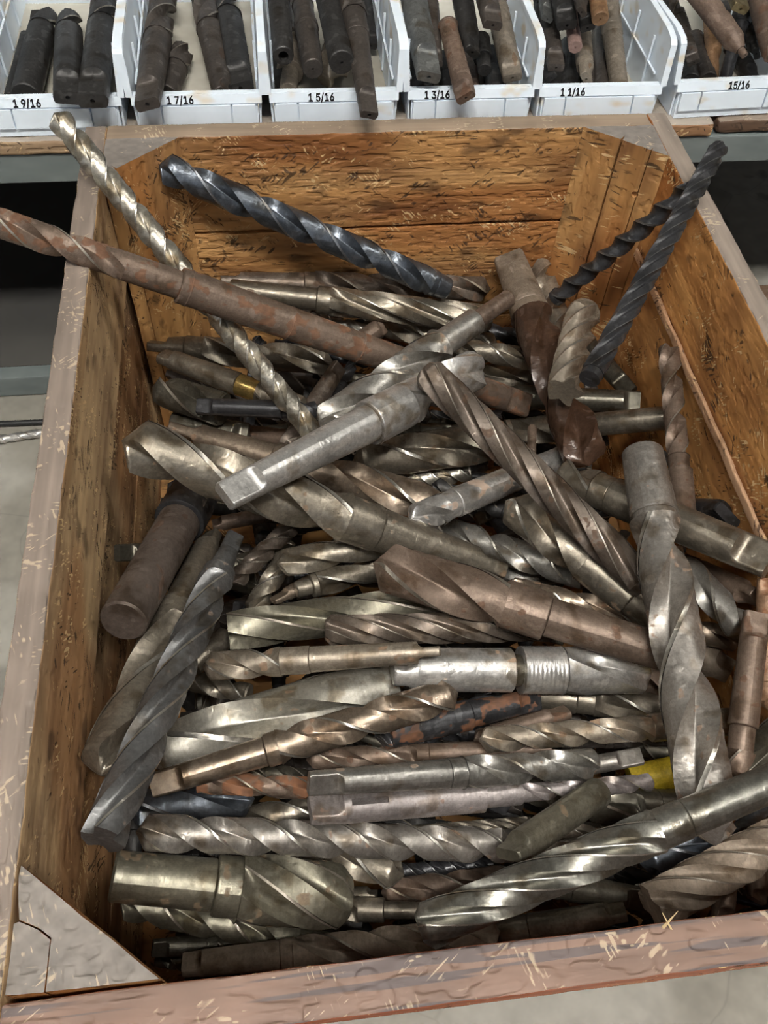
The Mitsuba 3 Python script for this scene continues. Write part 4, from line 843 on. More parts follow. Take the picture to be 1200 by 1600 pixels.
add_tool('twist_drill', 'dark drill deep in the pile in the front left of the crate', 'drill bit', (0.0481, 0.2172, -0.3317), (0.2142, 0.1755, -0.3352), 0.0088, 'oil', 2, seed=137, group='drills deep in the pile', n=2, p=5.0, ff=0.6, nf=0.65, s0=0.85, s1=0.75, tg=0.07)
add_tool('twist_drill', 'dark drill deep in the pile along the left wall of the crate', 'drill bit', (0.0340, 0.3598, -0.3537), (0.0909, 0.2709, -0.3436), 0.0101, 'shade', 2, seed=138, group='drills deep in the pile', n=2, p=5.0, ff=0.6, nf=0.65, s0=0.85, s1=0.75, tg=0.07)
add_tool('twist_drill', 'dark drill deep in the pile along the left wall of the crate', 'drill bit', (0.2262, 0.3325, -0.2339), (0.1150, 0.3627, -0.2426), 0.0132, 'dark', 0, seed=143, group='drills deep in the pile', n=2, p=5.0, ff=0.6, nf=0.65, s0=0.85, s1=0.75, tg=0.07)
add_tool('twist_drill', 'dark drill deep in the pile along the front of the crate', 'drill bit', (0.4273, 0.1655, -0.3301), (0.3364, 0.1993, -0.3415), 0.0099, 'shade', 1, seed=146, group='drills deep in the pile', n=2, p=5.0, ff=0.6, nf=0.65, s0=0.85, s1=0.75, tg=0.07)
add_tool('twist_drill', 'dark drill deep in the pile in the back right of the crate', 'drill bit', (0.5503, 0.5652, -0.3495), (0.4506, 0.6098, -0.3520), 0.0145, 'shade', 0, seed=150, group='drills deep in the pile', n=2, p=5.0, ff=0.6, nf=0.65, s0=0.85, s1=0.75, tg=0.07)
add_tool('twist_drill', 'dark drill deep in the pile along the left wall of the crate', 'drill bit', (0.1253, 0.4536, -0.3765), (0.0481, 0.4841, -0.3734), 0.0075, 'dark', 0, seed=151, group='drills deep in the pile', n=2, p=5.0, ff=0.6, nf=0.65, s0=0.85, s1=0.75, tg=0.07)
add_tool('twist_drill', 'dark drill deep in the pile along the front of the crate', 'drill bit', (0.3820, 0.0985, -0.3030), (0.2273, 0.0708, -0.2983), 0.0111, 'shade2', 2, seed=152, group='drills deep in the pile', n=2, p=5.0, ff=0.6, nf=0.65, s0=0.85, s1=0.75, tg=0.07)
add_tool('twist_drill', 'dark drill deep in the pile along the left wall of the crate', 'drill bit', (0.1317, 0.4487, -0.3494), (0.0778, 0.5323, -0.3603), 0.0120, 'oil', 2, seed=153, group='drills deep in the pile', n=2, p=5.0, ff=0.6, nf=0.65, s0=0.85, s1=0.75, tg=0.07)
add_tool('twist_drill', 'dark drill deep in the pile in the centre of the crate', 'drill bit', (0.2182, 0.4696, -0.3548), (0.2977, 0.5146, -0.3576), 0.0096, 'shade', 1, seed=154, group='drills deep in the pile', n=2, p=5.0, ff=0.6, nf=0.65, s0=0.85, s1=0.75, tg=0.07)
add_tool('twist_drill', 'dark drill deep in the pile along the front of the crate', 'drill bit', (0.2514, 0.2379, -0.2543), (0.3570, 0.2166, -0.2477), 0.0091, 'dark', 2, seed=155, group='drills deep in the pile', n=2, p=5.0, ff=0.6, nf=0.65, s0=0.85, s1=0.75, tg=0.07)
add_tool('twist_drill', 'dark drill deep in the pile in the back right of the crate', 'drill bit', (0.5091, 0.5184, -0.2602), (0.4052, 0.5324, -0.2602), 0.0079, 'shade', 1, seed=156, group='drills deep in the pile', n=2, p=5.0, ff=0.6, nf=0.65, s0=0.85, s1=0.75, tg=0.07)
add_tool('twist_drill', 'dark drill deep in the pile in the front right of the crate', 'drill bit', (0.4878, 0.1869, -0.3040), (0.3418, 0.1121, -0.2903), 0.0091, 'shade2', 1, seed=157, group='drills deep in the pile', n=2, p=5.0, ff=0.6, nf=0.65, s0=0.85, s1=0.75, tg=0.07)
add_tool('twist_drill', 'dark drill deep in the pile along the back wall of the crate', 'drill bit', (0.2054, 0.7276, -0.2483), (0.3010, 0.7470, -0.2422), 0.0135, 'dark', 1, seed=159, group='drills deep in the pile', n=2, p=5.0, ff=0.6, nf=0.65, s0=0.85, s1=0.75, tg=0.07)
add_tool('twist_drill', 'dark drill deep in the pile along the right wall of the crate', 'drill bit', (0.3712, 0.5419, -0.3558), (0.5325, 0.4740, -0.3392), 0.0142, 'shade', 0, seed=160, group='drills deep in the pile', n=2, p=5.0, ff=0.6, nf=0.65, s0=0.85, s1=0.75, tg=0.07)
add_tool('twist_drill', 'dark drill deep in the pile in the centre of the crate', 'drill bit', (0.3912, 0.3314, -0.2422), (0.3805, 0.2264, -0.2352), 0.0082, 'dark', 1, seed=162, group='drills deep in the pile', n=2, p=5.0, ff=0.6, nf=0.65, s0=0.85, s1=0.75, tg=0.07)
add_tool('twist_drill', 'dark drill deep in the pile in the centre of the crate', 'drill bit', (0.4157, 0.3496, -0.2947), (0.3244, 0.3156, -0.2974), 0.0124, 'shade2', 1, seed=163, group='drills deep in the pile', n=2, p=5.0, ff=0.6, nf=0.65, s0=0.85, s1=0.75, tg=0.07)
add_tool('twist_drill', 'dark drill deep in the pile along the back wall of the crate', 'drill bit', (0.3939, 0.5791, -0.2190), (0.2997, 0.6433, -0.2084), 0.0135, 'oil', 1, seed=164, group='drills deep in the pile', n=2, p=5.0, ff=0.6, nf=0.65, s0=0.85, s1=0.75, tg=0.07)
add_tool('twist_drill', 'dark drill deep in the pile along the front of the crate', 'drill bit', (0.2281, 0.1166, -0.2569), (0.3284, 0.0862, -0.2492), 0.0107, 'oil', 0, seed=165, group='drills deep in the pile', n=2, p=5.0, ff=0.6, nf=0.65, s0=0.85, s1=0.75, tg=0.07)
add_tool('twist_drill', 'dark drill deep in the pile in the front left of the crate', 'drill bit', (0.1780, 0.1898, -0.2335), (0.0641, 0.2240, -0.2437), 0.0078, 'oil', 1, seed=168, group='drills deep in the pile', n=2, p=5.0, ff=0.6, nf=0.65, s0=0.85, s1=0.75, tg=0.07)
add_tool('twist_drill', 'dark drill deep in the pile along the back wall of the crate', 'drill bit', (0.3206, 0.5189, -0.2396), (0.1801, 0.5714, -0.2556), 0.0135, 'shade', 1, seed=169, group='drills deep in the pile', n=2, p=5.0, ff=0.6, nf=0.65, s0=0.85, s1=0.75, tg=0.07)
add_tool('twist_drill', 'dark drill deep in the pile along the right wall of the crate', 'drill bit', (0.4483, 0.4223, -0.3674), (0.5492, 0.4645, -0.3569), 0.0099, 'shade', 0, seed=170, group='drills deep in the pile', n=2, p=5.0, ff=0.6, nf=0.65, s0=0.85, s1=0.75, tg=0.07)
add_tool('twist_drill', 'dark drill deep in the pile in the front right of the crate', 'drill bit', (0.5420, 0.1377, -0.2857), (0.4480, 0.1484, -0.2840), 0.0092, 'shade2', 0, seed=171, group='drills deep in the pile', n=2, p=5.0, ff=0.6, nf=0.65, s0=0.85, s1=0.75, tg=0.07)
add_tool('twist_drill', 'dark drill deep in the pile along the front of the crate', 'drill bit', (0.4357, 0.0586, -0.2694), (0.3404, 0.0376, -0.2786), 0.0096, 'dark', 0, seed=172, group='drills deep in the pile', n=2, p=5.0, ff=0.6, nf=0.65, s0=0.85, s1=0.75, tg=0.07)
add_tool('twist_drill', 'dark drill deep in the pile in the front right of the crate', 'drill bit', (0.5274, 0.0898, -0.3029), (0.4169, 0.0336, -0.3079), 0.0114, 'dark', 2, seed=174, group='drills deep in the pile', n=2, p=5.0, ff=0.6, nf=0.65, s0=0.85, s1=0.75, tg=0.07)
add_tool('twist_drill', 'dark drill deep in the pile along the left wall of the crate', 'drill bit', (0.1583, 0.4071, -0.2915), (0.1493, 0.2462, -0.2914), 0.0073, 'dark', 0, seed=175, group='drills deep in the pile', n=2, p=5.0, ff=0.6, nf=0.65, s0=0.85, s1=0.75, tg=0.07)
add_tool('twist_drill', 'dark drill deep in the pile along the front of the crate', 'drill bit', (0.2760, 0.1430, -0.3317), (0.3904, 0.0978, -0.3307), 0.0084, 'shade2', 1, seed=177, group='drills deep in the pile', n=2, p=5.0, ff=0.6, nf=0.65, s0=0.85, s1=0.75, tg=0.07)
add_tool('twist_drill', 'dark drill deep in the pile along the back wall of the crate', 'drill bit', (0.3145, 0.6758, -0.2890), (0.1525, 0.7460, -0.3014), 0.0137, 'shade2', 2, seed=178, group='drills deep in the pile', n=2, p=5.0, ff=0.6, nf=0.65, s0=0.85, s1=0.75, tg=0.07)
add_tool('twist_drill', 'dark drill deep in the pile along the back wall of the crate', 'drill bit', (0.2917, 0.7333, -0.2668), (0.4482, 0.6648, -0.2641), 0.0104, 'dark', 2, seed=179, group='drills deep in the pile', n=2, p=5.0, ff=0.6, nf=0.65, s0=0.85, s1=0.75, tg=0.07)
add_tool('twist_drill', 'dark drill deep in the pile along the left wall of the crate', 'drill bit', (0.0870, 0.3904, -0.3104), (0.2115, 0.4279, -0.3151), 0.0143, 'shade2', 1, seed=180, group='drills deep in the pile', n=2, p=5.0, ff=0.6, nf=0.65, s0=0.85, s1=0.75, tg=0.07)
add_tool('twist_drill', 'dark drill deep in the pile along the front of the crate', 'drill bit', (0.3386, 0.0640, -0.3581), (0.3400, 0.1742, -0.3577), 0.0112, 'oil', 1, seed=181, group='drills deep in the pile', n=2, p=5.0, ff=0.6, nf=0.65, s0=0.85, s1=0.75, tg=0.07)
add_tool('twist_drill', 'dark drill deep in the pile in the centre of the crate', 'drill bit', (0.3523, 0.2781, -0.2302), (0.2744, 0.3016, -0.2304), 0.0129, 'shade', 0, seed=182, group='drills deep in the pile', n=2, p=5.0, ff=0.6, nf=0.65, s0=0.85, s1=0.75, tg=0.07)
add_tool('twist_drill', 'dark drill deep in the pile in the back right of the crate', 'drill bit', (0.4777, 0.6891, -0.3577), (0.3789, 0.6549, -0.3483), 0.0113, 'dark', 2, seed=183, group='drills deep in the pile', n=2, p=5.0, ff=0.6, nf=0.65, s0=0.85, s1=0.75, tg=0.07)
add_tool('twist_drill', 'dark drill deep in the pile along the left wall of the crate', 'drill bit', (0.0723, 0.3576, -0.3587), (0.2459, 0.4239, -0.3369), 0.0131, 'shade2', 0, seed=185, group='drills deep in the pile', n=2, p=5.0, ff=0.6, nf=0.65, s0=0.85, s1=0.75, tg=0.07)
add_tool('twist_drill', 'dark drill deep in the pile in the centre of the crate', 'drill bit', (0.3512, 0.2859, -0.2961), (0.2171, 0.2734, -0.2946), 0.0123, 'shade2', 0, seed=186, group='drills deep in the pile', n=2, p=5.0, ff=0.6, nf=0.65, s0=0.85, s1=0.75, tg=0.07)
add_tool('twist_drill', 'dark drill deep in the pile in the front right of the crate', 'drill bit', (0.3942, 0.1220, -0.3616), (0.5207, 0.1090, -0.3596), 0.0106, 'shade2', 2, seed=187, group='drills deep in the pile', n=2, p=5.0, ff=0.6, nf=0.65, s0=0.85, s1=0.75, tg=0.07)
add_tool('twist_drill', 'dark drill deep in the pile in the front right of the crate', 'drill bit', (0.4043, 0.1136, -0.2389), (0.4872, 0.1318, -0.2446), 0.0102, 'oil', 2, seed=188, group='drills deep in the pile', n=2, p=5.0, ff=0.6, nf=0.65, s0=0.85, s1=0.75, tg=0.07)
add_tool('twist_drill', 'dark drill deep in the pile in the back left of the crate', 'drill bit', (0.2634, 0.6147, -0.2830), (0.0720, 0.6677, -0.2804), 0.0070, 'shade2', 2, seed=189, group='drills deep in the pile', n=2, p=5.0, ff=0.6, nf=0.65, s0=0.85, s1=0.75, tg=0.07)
add_tool('twist_drill', 'dark drill deep in the pile in the front right of the crate', 'drill bit', (0.5277, 0.1800, -0.2720), (0.4454, 0.2180, -0.2628), 0.0113, 'oil', 2, seed=194, group='drills deep in the pile', n=2, p=5.0, ff=0.6, nf=0.65, s0=0.85, s1=0.75, tg=0.07)
add_tool('twist_drill', 'dark drill deep in the pile along the front of the crate', 'drill bit', (0.2824, 0.1078, -0.3585), (0.2828, 0.2018, -0.3577), 0.0140, 'shade', 1, seed=196, group='drills deep in the pile', n=2, p=5.0, ff=0.6, nf=0.65, s0=0.85, s1=0.75, tg=0.07)
add_tool('twist_drill', 'dark drill deep in the pile along the back wall of the crate', 'drill bit', (0.2576, 0.5704, -0.2342), (0.3564, 0.5568, -0.2320), 0.0124, 'oil', 0, seed=197, group='drills deep in the pile', n=2, p=5.0, ff=0.6, nf=0.65, s0=0.85, s1=0.75, tg=0.07)
add_tool('twist_drill', 'dark drill deep in the pile along the front of the crate', 'drill bit', (0.1874, 0.2715, -0.3340), (0.2840, 0.2110, -0.3300), 0.0080, 'shade2', 2, seed=202, group='drills deep in the pile', n=2, p=5.0, ff=0.6, nf=0.65, s0=0.85, s1=0.75, tg=0.07)
add_tool('twist_drill', 'dark drill deep in the pile along the back wall of the crate', 'drill bit', (0.3437, 0.6634, -0.3207), (0.4364, 0.6511, -0.3307), 0.0077, 'shade', 2, seed=203, group='drills deep in the pile', n=2, p=5.0, ff=0.6, nf=0.65, s0=0.85, s1=0.75, tg=0.07)
add_tool('twist_drill', 'dark drill deep in the pile along the front of the crate', 'drill bit', (0.3849, 0.1480, -0.2266), (0.2237, 0.2250, -0.2373), 0.0108, 'oil', 0, seed=204, group='drills deep in the pile', n=2, p=5.0, ff=0.6, nf=0.65, s0=0.85, s1=0.75, tg=0.07)
add_tool('twist_drill', 'dark drill deep in the pile along the left wall of the crate', 'drill bit', (0.0861, 0.3582, -0.3251), (0.1643, 0.3350, -0.3214), 0.0143, 'shade', 1, seed=205, group='drills deep in the pile', n=2, p=5.0, ff=0.6, nf=0.65, s0=0.85, s1=0.75, tg=0.07)
add_tool('twist_drill', 'dark drill deep in the pile along the left wall of the crate', 'drill bit', (0.0543, 0.3046, -0.2861), (0.0375, 0.3890, -0.2940), 0.0140, 'shade2', 2, seed=206, group='drills deep in the pile', n=2, p=5.0, ff=0.6, nf=0.65, s0=0.85, s1=0.75, tg=0.07)
add_tool('twist_drill', 'dark drill deep in the pile along the right wall of the crate', 'drill bit', (0.4256, 0.5300, -0.3185), (0.4382, 0.3380, -0.3014), 0.0108, 'shade2', 0, seed=207, group='drills deep in the pile', n=2, p=5.0, ff=0.6, nf=0.65, s0=0.85, s1=0.75, tg=0.07)
add_tool('twist_drill', 'dark drill deep in the pile along the back wall of the crate', 'drill bit', (0.2153, 0.6695, -0.2634), (0.3303, 0.6037, -0.2494), 0.0120, 'shade2', 2, seed=210, group='drills deep in the pile', n=2, p=5.0, ff=0.6, nf=0.65, s0=0.85, s1=0.75, tg=0.07)
add_tool('twist_drill', 'dark drill deep in the pile in the front left of the crate', 'drill bit', (0.1977, 0.0800, -0.3089), (0.1076, 0.0989, -0.3185), 0.0090, 'oil', 0, seed=212, group='drills deep in the pile', n=2, p=5.0, ff=0.6, nf=0.65, s0=0.85, s1=0.75, tg=0.07)
add_tool('twist_drill', 'dark drill deep in the pile along the back wall of the crate', 'drill bit', (0.2427, 0.5767, -0.2944), (0.3669, 0.5005, -0.2881), 0.0137, 'shade2', 2, seed=213, group='drills deep in the pile', n=2, p=5.0, ff=0.6, nf=0.65, s0=0.85, s1=0.75, tg=0.07)
add_tool('twist_drill', 'dark drill deep in the pile along the front of the crate', 'drill bit', (0.2148, 0.0363, -0.2718), (0.1930, 0.1189, -0.2701), 0.0148, 'shade', 1, seed=215, group='drills deep in the pile', n=2, p=5.0, ff=0.6, nf=0.65, s0=0.85, s1=0.75, tg=0.07)
add_tool('twist_drill', 'dark drill deep in the pile along the front of the crate', 'drill bit', (0.3893, 0.1609, -0.2820), (0.2886, 0.2199, -0.2725), 0.0123, 'shade', 2, seed=220, group='drills deep in the pile', n=2, p=5.0, ff=0.6, nf=0.65, s0=0.85, s1=0.75, tg=0.07)
add_tool('twist_drill', 'dark drill deep in the pile in the centre of the crate', 'drill bit', (0.1575, 0.3801, -0.2602), (0.2770, 0.3353, -0.2645), 0.0079, 'dark', 1, seed=222, group='drills deep in the pile', n=2, p=5.0, ff=0.6, nf=0.65, s0=0.85, s1=0.75, tg=0.07)
add_tool('twist_drill', 'dark drill deep in the pile along the right wall of the crate', 'drill bit', (0.5329, 0.3811, -0.2157), (0.4376, 0.3261, -0.2204), 0.0072, 'dark', 0, seed=225, group='drills deep in the pile', n=2, p=5.0, ff=0.6, nf=0.65, s0=0.85, s1=0.75, tg=0.07)
add_tool('twist_drill', 'dark drill deep in the pile along the front of the crate', 'drill bit', (0.3408, 0.1486, -0.2110), (0.2001, 0.1839, -0.2179), 0.0122, 'dark', 2, seed=227, group='drills deep in the pile', n=2, p=5.0, ff=0.6, nf=0.65, s0=0.85, s1=0.75, tg=0.07)
add_tool('twist_drill', 'dark drill deep in the pile along the right wall of the crate', 'drill bit', (0.5277, 0.4350, -0.2675), (0.4846, 0.2601, -0.2472), 0.0083, 'shade2', 2, seed=231, group='drills deep in the pile', n=2, p=5.0, ff=0.6, nf=0.65, s0=0.85, s1=0.75, tg=0.07)
add_tool('twist_drill', 'dark drill deep in the pile along the left wall of the crate', 'drill bit', (0.1342, 0.4679, -0.3052), (0.0358, 0.4808, -0.3161), 0.0090, 'shade2', 1, seed=232, group='drills deep in the pile', n=2, p=5.0, ff=0.6, nf=0.65, s0=0.85, s1=0.75, tg=0.07)
add_tool('twist_drill', 'dark drill deep in the pile in the front left of the crate', 'drill bit', (0.1536, 0.1500, -0.2906), (0.0293, 0.1516, -0.2762), 0.0076, 'shade', 1, seed=233, group='drills deep in the pile', n=2, p=5.0, ff=0.6, nf=0.65, s0=0.85, s1=0.75, tg=0.07)
add_tool('twist_drill', 'dark drill deep in the pile along the front of the crate', 'drill bit', (0.3301, 0.1092, -0.2598), (0.4199, 0.0945, -0.2538), 0.0105, 'shade', 1, seed=234, group='drills deep in the pile', n=2, p=5.0, ff=0.6, nf=0.65, s0=0.85, s1=0.75, tg=0.07)
add_tool('twist_drill', 'dark drill deep in the pile along the right wall of the crate', 'drill bit', (0.5216, 0.5365, -0.2810), (0.3730, 0.4644, -0.2706), 0.0101, 'oil', 2, seed=236, group='drills deep in the pile', n=2, p=5.0, ff=0.6, nf=0.65, s0=0.85, s1=0.75, tg=0.07)
add_tool('twist_drill', 'dark drill deep in the pile along the front of the crate', 'drill bit', (0.2400, 0.0895, -0.3360), (0.3209, 0.0501, -0.3370), 0.0146, 'shade2', 2, seed=237, group='drills deep in the pile', n=2, p=5.0, ff=0.6, nf=0.65, s0=0.85, s1=0.75, tg=0.07)
add_tool('twist_drill', 'dark drill deep in the pile in the centre of the crate', 'drill bit', (0.2969, 0.4773, -0.2473), (0.1654, 0.4571, -0.2464), 0.0132, 'dark', 1, seed=238, group='drills deep in the pile', n=2, p=5.0, ff=0.6, nf=0.65, s0=0.85, s1=0.75, tg=0.07)
add_tool('twist_drill', 'dark drill deep in the pile in the front right of the crate', 'drill bit', (0.4016, 0.1173, -0.3418), (0.5519, 0.0851, -0.3290), 0.0086, 'shade', 2, seed=239, group='drills deep in the pile', n=2, p=5.0, ff=0.6, nf=0.65, s0=0.85, s1=0.75, tg=0.07)
add_tool('twist_drill', 'dark drill deep in the pile along the left wall of the crate', 'drill bit', (0.1995, 0.6018, -0.3321), (0.1593, 0.4159, -0.3359), 0.0081, 'shade2', 2, seed=240, group='drills deep in the pile', n=2, p=5.0, ff=0.6, nf=0.65, s0=0.85, s1=0.75, tg=0.07)
add_tool('twist_drill', 'dark drill deep in the pile along the front of the crate', 'drill bit', (0.4040, 0.2119, -0.2949), (0.2600, 0.2480, -0.3039), 0.0080, 'shade2', 0, seed=244, group='drills deep in the pile', n=2, p=5.0, ff=0.6, nf=0.65, s0=0.85, s1=0.75, tg=0.07)
add_tool('twist_drill', 'dark drill deep in the pile in the front right of the crate', 'drill bit', (0.5251, 0.1915, -0.2270), (0.3855, 0.2014, -0.2355), 0.0077, 'shade2', 0, seed=245, group='drills deep in the pile', n=2, p=5.0, ff=0.6, nf=0.65, s0=0.85, s1=0.75, tg=0.07)
add_tool('twist_drill', 'dark drill deep in the pile in the front right of the crate', 'drill bit', (0.4888, 0.1474, -0.3393), (0.3896, 0.1459, -0.3495), 0.0138, 'shade2', 2, seed=247, group='drills deep in the pile', n=2, p=5.0, ff=0.6, nf=0.65, s0=0.85, s1=0.75, tg=0.07)
add_tool('twist_drill', 'dark drill deep in the pile along the back wall of the crate', 'drill bit', (0.4298, 0.6159, -0.3682), (0.2880, 0.5824, -0.3525), 0.0103, 'dark', 1, seed=249, group='drills deep in the pile', n=2, p=5.0, ff=0.6, nf=0.65, s0=0.85, s1=0.75, tg=0.07)
add_tool('twist_drill', 'dark drill deep in the pile in the front left of the crate', 'drill bit', (0.0423, 0.1027, -0.3188), (0.0624, 0.2924, -0.3123), 0.0095, 'shade2', 2, seed=251, group='drills deep in the pile', n=2, p=5.0, ff=0.6, nf=0.65, s0=0.85, s1=0.75, tg=0.07)
add_tool('twist_drill', 'dark drill deep in the pile in the centre of the crate', 'drill bit', (0.2815, 0.4503, -0.2383), (0.1931, 0.4117, -0.2395), 0.0105, 'oil', 1, seed=253, group='drills deep in the pile', n=2, p=5.0, ff=0.6, nf=0.65, s0=0.85, s1=0.75, tg=0.07)
add_tool('twist_drill', 'dark drill deep in the pile along the left wall of the crate', 'drill bit', (0.0700, 0.3571, -0.2388), (0.0513, 0.4590, -0.2284), 0.0116, 'shade', 2, seed=256, group='drills deep in the pile', n=2, p=5.0, ff=0.6, nf=0.65, s0=0.85, s1=0.75, tg=0.07)
add_tool('twist_drill', 'dark drill deep in the pile along the front of the crate', 'drill bit', (0.2728, 0.1749, -0.2559), (0.1974, 0.2053, -0.2652), 0.0137, 'dark', 0, seed=257, group='drills deep in the pile', n=2, p=5.0, ff=0.6, nf=0.65, s0=0.85, s1=0.75, tg=0.07)
add_tool('twist_drill', 'dark drill deep in the pile along the back wall of the crate', 'drill bit', (0.1589, 0.7109, -0.2878), (0.2512, 0.6728, -0.2969), 0.0145, 'shade2', 0, seed=258, group='drills deep in the pile', n=2, p=5.0, ff=0.6, nf=0.65, s0=0.85, s1=0.75, tg=0.07)
add_tool('twist_drill', 'dark drill deep in the pile along the right wall of the crate', 'drill bit', (0.4327, 0.3833, -0.2070), (0.5666, 0.4749, -0.1925), 0.0105, 'shade', 1, seed=259, group='drills deep in the pile', n=2, p=5.0, ff=0.6, nf=0.65, s0=0.85, s1=0.75, tg=0.07)
add_tool('twist_drill', 'dark drill deep in the pile in the back right of the crate', 'drill bit', (0.5323, 0.5483, -0.2993), (0.4644, 0.5913, -0.3040), 0.0114, 'dark', 2, seed=262, group='drills deep in the pile', n=2, p=5.0, ff=0.6, nf=0.65, s0=0.85, s1=0.75, tg=0.07)
add_tool('twist_drill', 'dark drill deep in the pile in the back right of the crate', 'drill bit', (0.5377, 0.6635, -0.2397), (0.5276, 0.5322, -0.2414), 0.0076, 'shade2', 1, seed=263, group='drills deep in the pile', n=2, p=5.0, ff=0.6, nf=0.65, s0=0.85, s1=0.75, tg=0.07)
add_tool('twist_drill', 'dark drill deep in the pile in the centre of the crate', 'drill bit', (0.1740, 0.4644, -0.2705), (0.2749, 0.5251, -0.2775), 0.0076, 'shade2', 2, seed=265, group='drills deep in the pile', n=2, p=5.0, ff=0.6, nf=0.65, s0=0.85, s1=0.75, tg=0.07)
add_tool('twist_drill', 'dark drill deep in the pile along the back wall of the crate', 'drill bit', (0.1517, 0.7245, -0.2120), (0.3053, 0.6622, -0.2299), 0.0081, 'dark', 2, seed=266, group='drills deep in the pile', n=2, p=5.0, ff=0.6, nf=0.65, s0=0.85, s1=0.75, tg=0.07)
add_tool('twist_drill', 'dark drill deep in the pile along the right wall of the crate', 'drill bit', (0.3734, 0.3837, -0.3287), (0.4541, 0.3419, -0.3265), 0.0100, 'oil', 0, seed=267, group='drills deep in the pile', n=2, p=5.0, ff=0.6, nf=0.65, s0=0.85, s1=0.75, tg=0.07)
add_tool('twist_drill', 'dark drill deep in the pile in the front left of the crate', 'drill bit', (0.0378, 0.2528, -0.2233), (0.0327, 0.1109, -0.2290), 0.0090, 'shade', 2, seed=268, group='drills deep in the pile', n=2, p=5.0, ff=0.6, nf=0.65, s0=0.85, s1=0.75, tg=0.07)
add_tool('twist_drill', 'dark drill deep in the pile in the front right of the crate', 'drill bit', (0.4570, 0.0973, -0.2580), (0.5645, 0.0476, -0.2597), 0.0074, 'dark', 2, seed=269, group='drills deep in the pile', n=2, p=5.0, ff=0.6, nf=0.65, s0=0.85, s1=0.75, tg=0.07)
add_tool('twist_drill', 'dark drill deep in the pile in the front right of the crate', 'drill bit', (0.4177, 0.0643, -0.2404), (0.5525, 0.0969, -0.2294), 0.0135, 'oil', 2, seed=270, group='drills deep in the pile', n=2, p=5.0, ff=0.6, nf=0.65, s0=0.85, s1=0.75, tg=0.07)
add_tool('twist_drill', 'dark drill deep in the pile along the front of the crate', 'drill bit', (0.3465, 0.2465, -0.2137), (0.2678, 0.2020, -0.2119), 0.0081, 'dark', 1, seed=272, group='drills deep in the pile', n=2, p=5.0, ff=0.6, nf=0.65, s0=0.85, s1=0.75, tg=0.07)
add_tool('twist_drill', 'dark drill deep in the pile in the front left of the crate', 'drill bit', (0.0557, 0.0616, -0.3692), (0.1231, 0.1071, -0.3693), 0.0093, 'oil', 0, seed=276, group='drills deep in the pile', n=2, p=5.0, ff=0.6, nf=0.65, s0=0.85, s1=0.75, tg=0.07)
add_tool('twist_drill', 'dark drill deep in the pile in the front right of the crate', 'drill bit', (0.5359, 0.2183, -0.3505), (0.4232, 0.2174, -0.3429), 0.0109, 'shade2', 2, seed=277, group='drills deep in the pile', n=2, p=5.0, ff=0.6, nf=0.65, s0=0.85, s1=0.75, tg=0.07)
add_tool('twist_drill', 'dark drill deep in the pile along the front of the crate', 'drill bit', (0.4472, 0.1499, -0.2479), (0.3491, 0.1877, -0.2459), 0.0096, 'shade2', 2, seed=279, group='drills deep in the pile', n=2, p=5.0, ff=0.6, nf=0.65, s0=0.85, s1=0.75, tg=0.07)
add_tool('twist_drill', 'dark drill deep in the pile in the front left of the crate', 'drill bit', (0.1312, 0.0844, -0.3474), (0.0512, 0.1041, -0.3516), 0.0102, 'shade2', 0, seed=282, group='drills deep in the pile', n=2, p=5.0, ff=0.6, nf=0.65, s0=0.85, s1=0.75, tg=0.07)
add_tool('twist_drill', 'dark drill deep in the pile along the left wall of the crate', 'drill bit', (0.1781, 0.4226, -0.2269), (0.0827, 0.3872, -0.2220), 0.0093, 'oil', 1, seed=283, group='drills deep in the pile', n=2, p=5.0, ff=0.6, nf=0.65, s0=0.85, s1=0.75, tg=0.07)
add_tool('twist_drill', 'dark drill deep in the pile along the right wall of the crate', 'drill bit', (0.4649, 0.4742, -0.2496), (0.3399, 0.5230, -0.2526), 0.0075, 'dark', 0, seed=284, group='drills deep in the pile', n=2, p=5.0, ff=0.6, nf=0.65, s0=0.85, s1=0.75, tg=0.07)
add_tool('twist_drill', 'dark drill deep in the pile in the back right of the crate', 'drill bit', (0.4831, 0.6802, -0.2250), (0.3625, 0.7250, -0.2179), 0.0106, 'dark', 0, seed=287, group='drills deep in the pile', n=2, p=5.0, ff=0.6, nf=0.65, s0=0.85, s1=0.75, tg=0.07)
add_tool('twist_drill', 'dark drill deep in the pile in the front right of the crate', 'drill bit', (0.3610, 0.1133, -0.3562), (0.5116, 0.0679, -0.3386), 0.0072, 'oil', 2, seed=288, group='drills deep in the pile', n=2, p=5.0, ff=0.6, nf=0.65, s0=0.85, s1=0.75, tg=0.07)
add_tool('twist_drill', 'dark drill deep in the pile in the front right of the crate', 'drill bit', (0.5250, 0.3098, -0.2833), (0.5639, 0.1853, -0.2943), 0.0071, 'dark', 0, seed=289, group='drills deep in the pile', n=2, p=5.0, ff=0.6, nf=0.65, s0=0.85, s1=0.75, tg=0.07)
add_tool('twist_drill', 'dark drill deep in the pile in the centre of the crate', 'drill bit', (0.4453, 0.3317, -0.3392), (0.3405, 0.2677, -0.3295), 0.0075, 'shade2', 2, seed=291, group='drills deep in the pile', n=2, p=5.0, ff=0.6, nf=0.65, s0=0.85, s1=0.75, tg=0.07)
add_tool('twist_drill', 'dark drill deep in the pile in the front right of the crate', 'drill bit', (0.4730, 0.2110, -0.2405), (0.4025, 0.2570, -0.2481), 0.0094, 'shade', 1, seed=293, group='drills deep in the pile', n=2, p=5.0, ff=0.6, nf=0.65, s0=0.85, s1=0.75, tg=0.07)
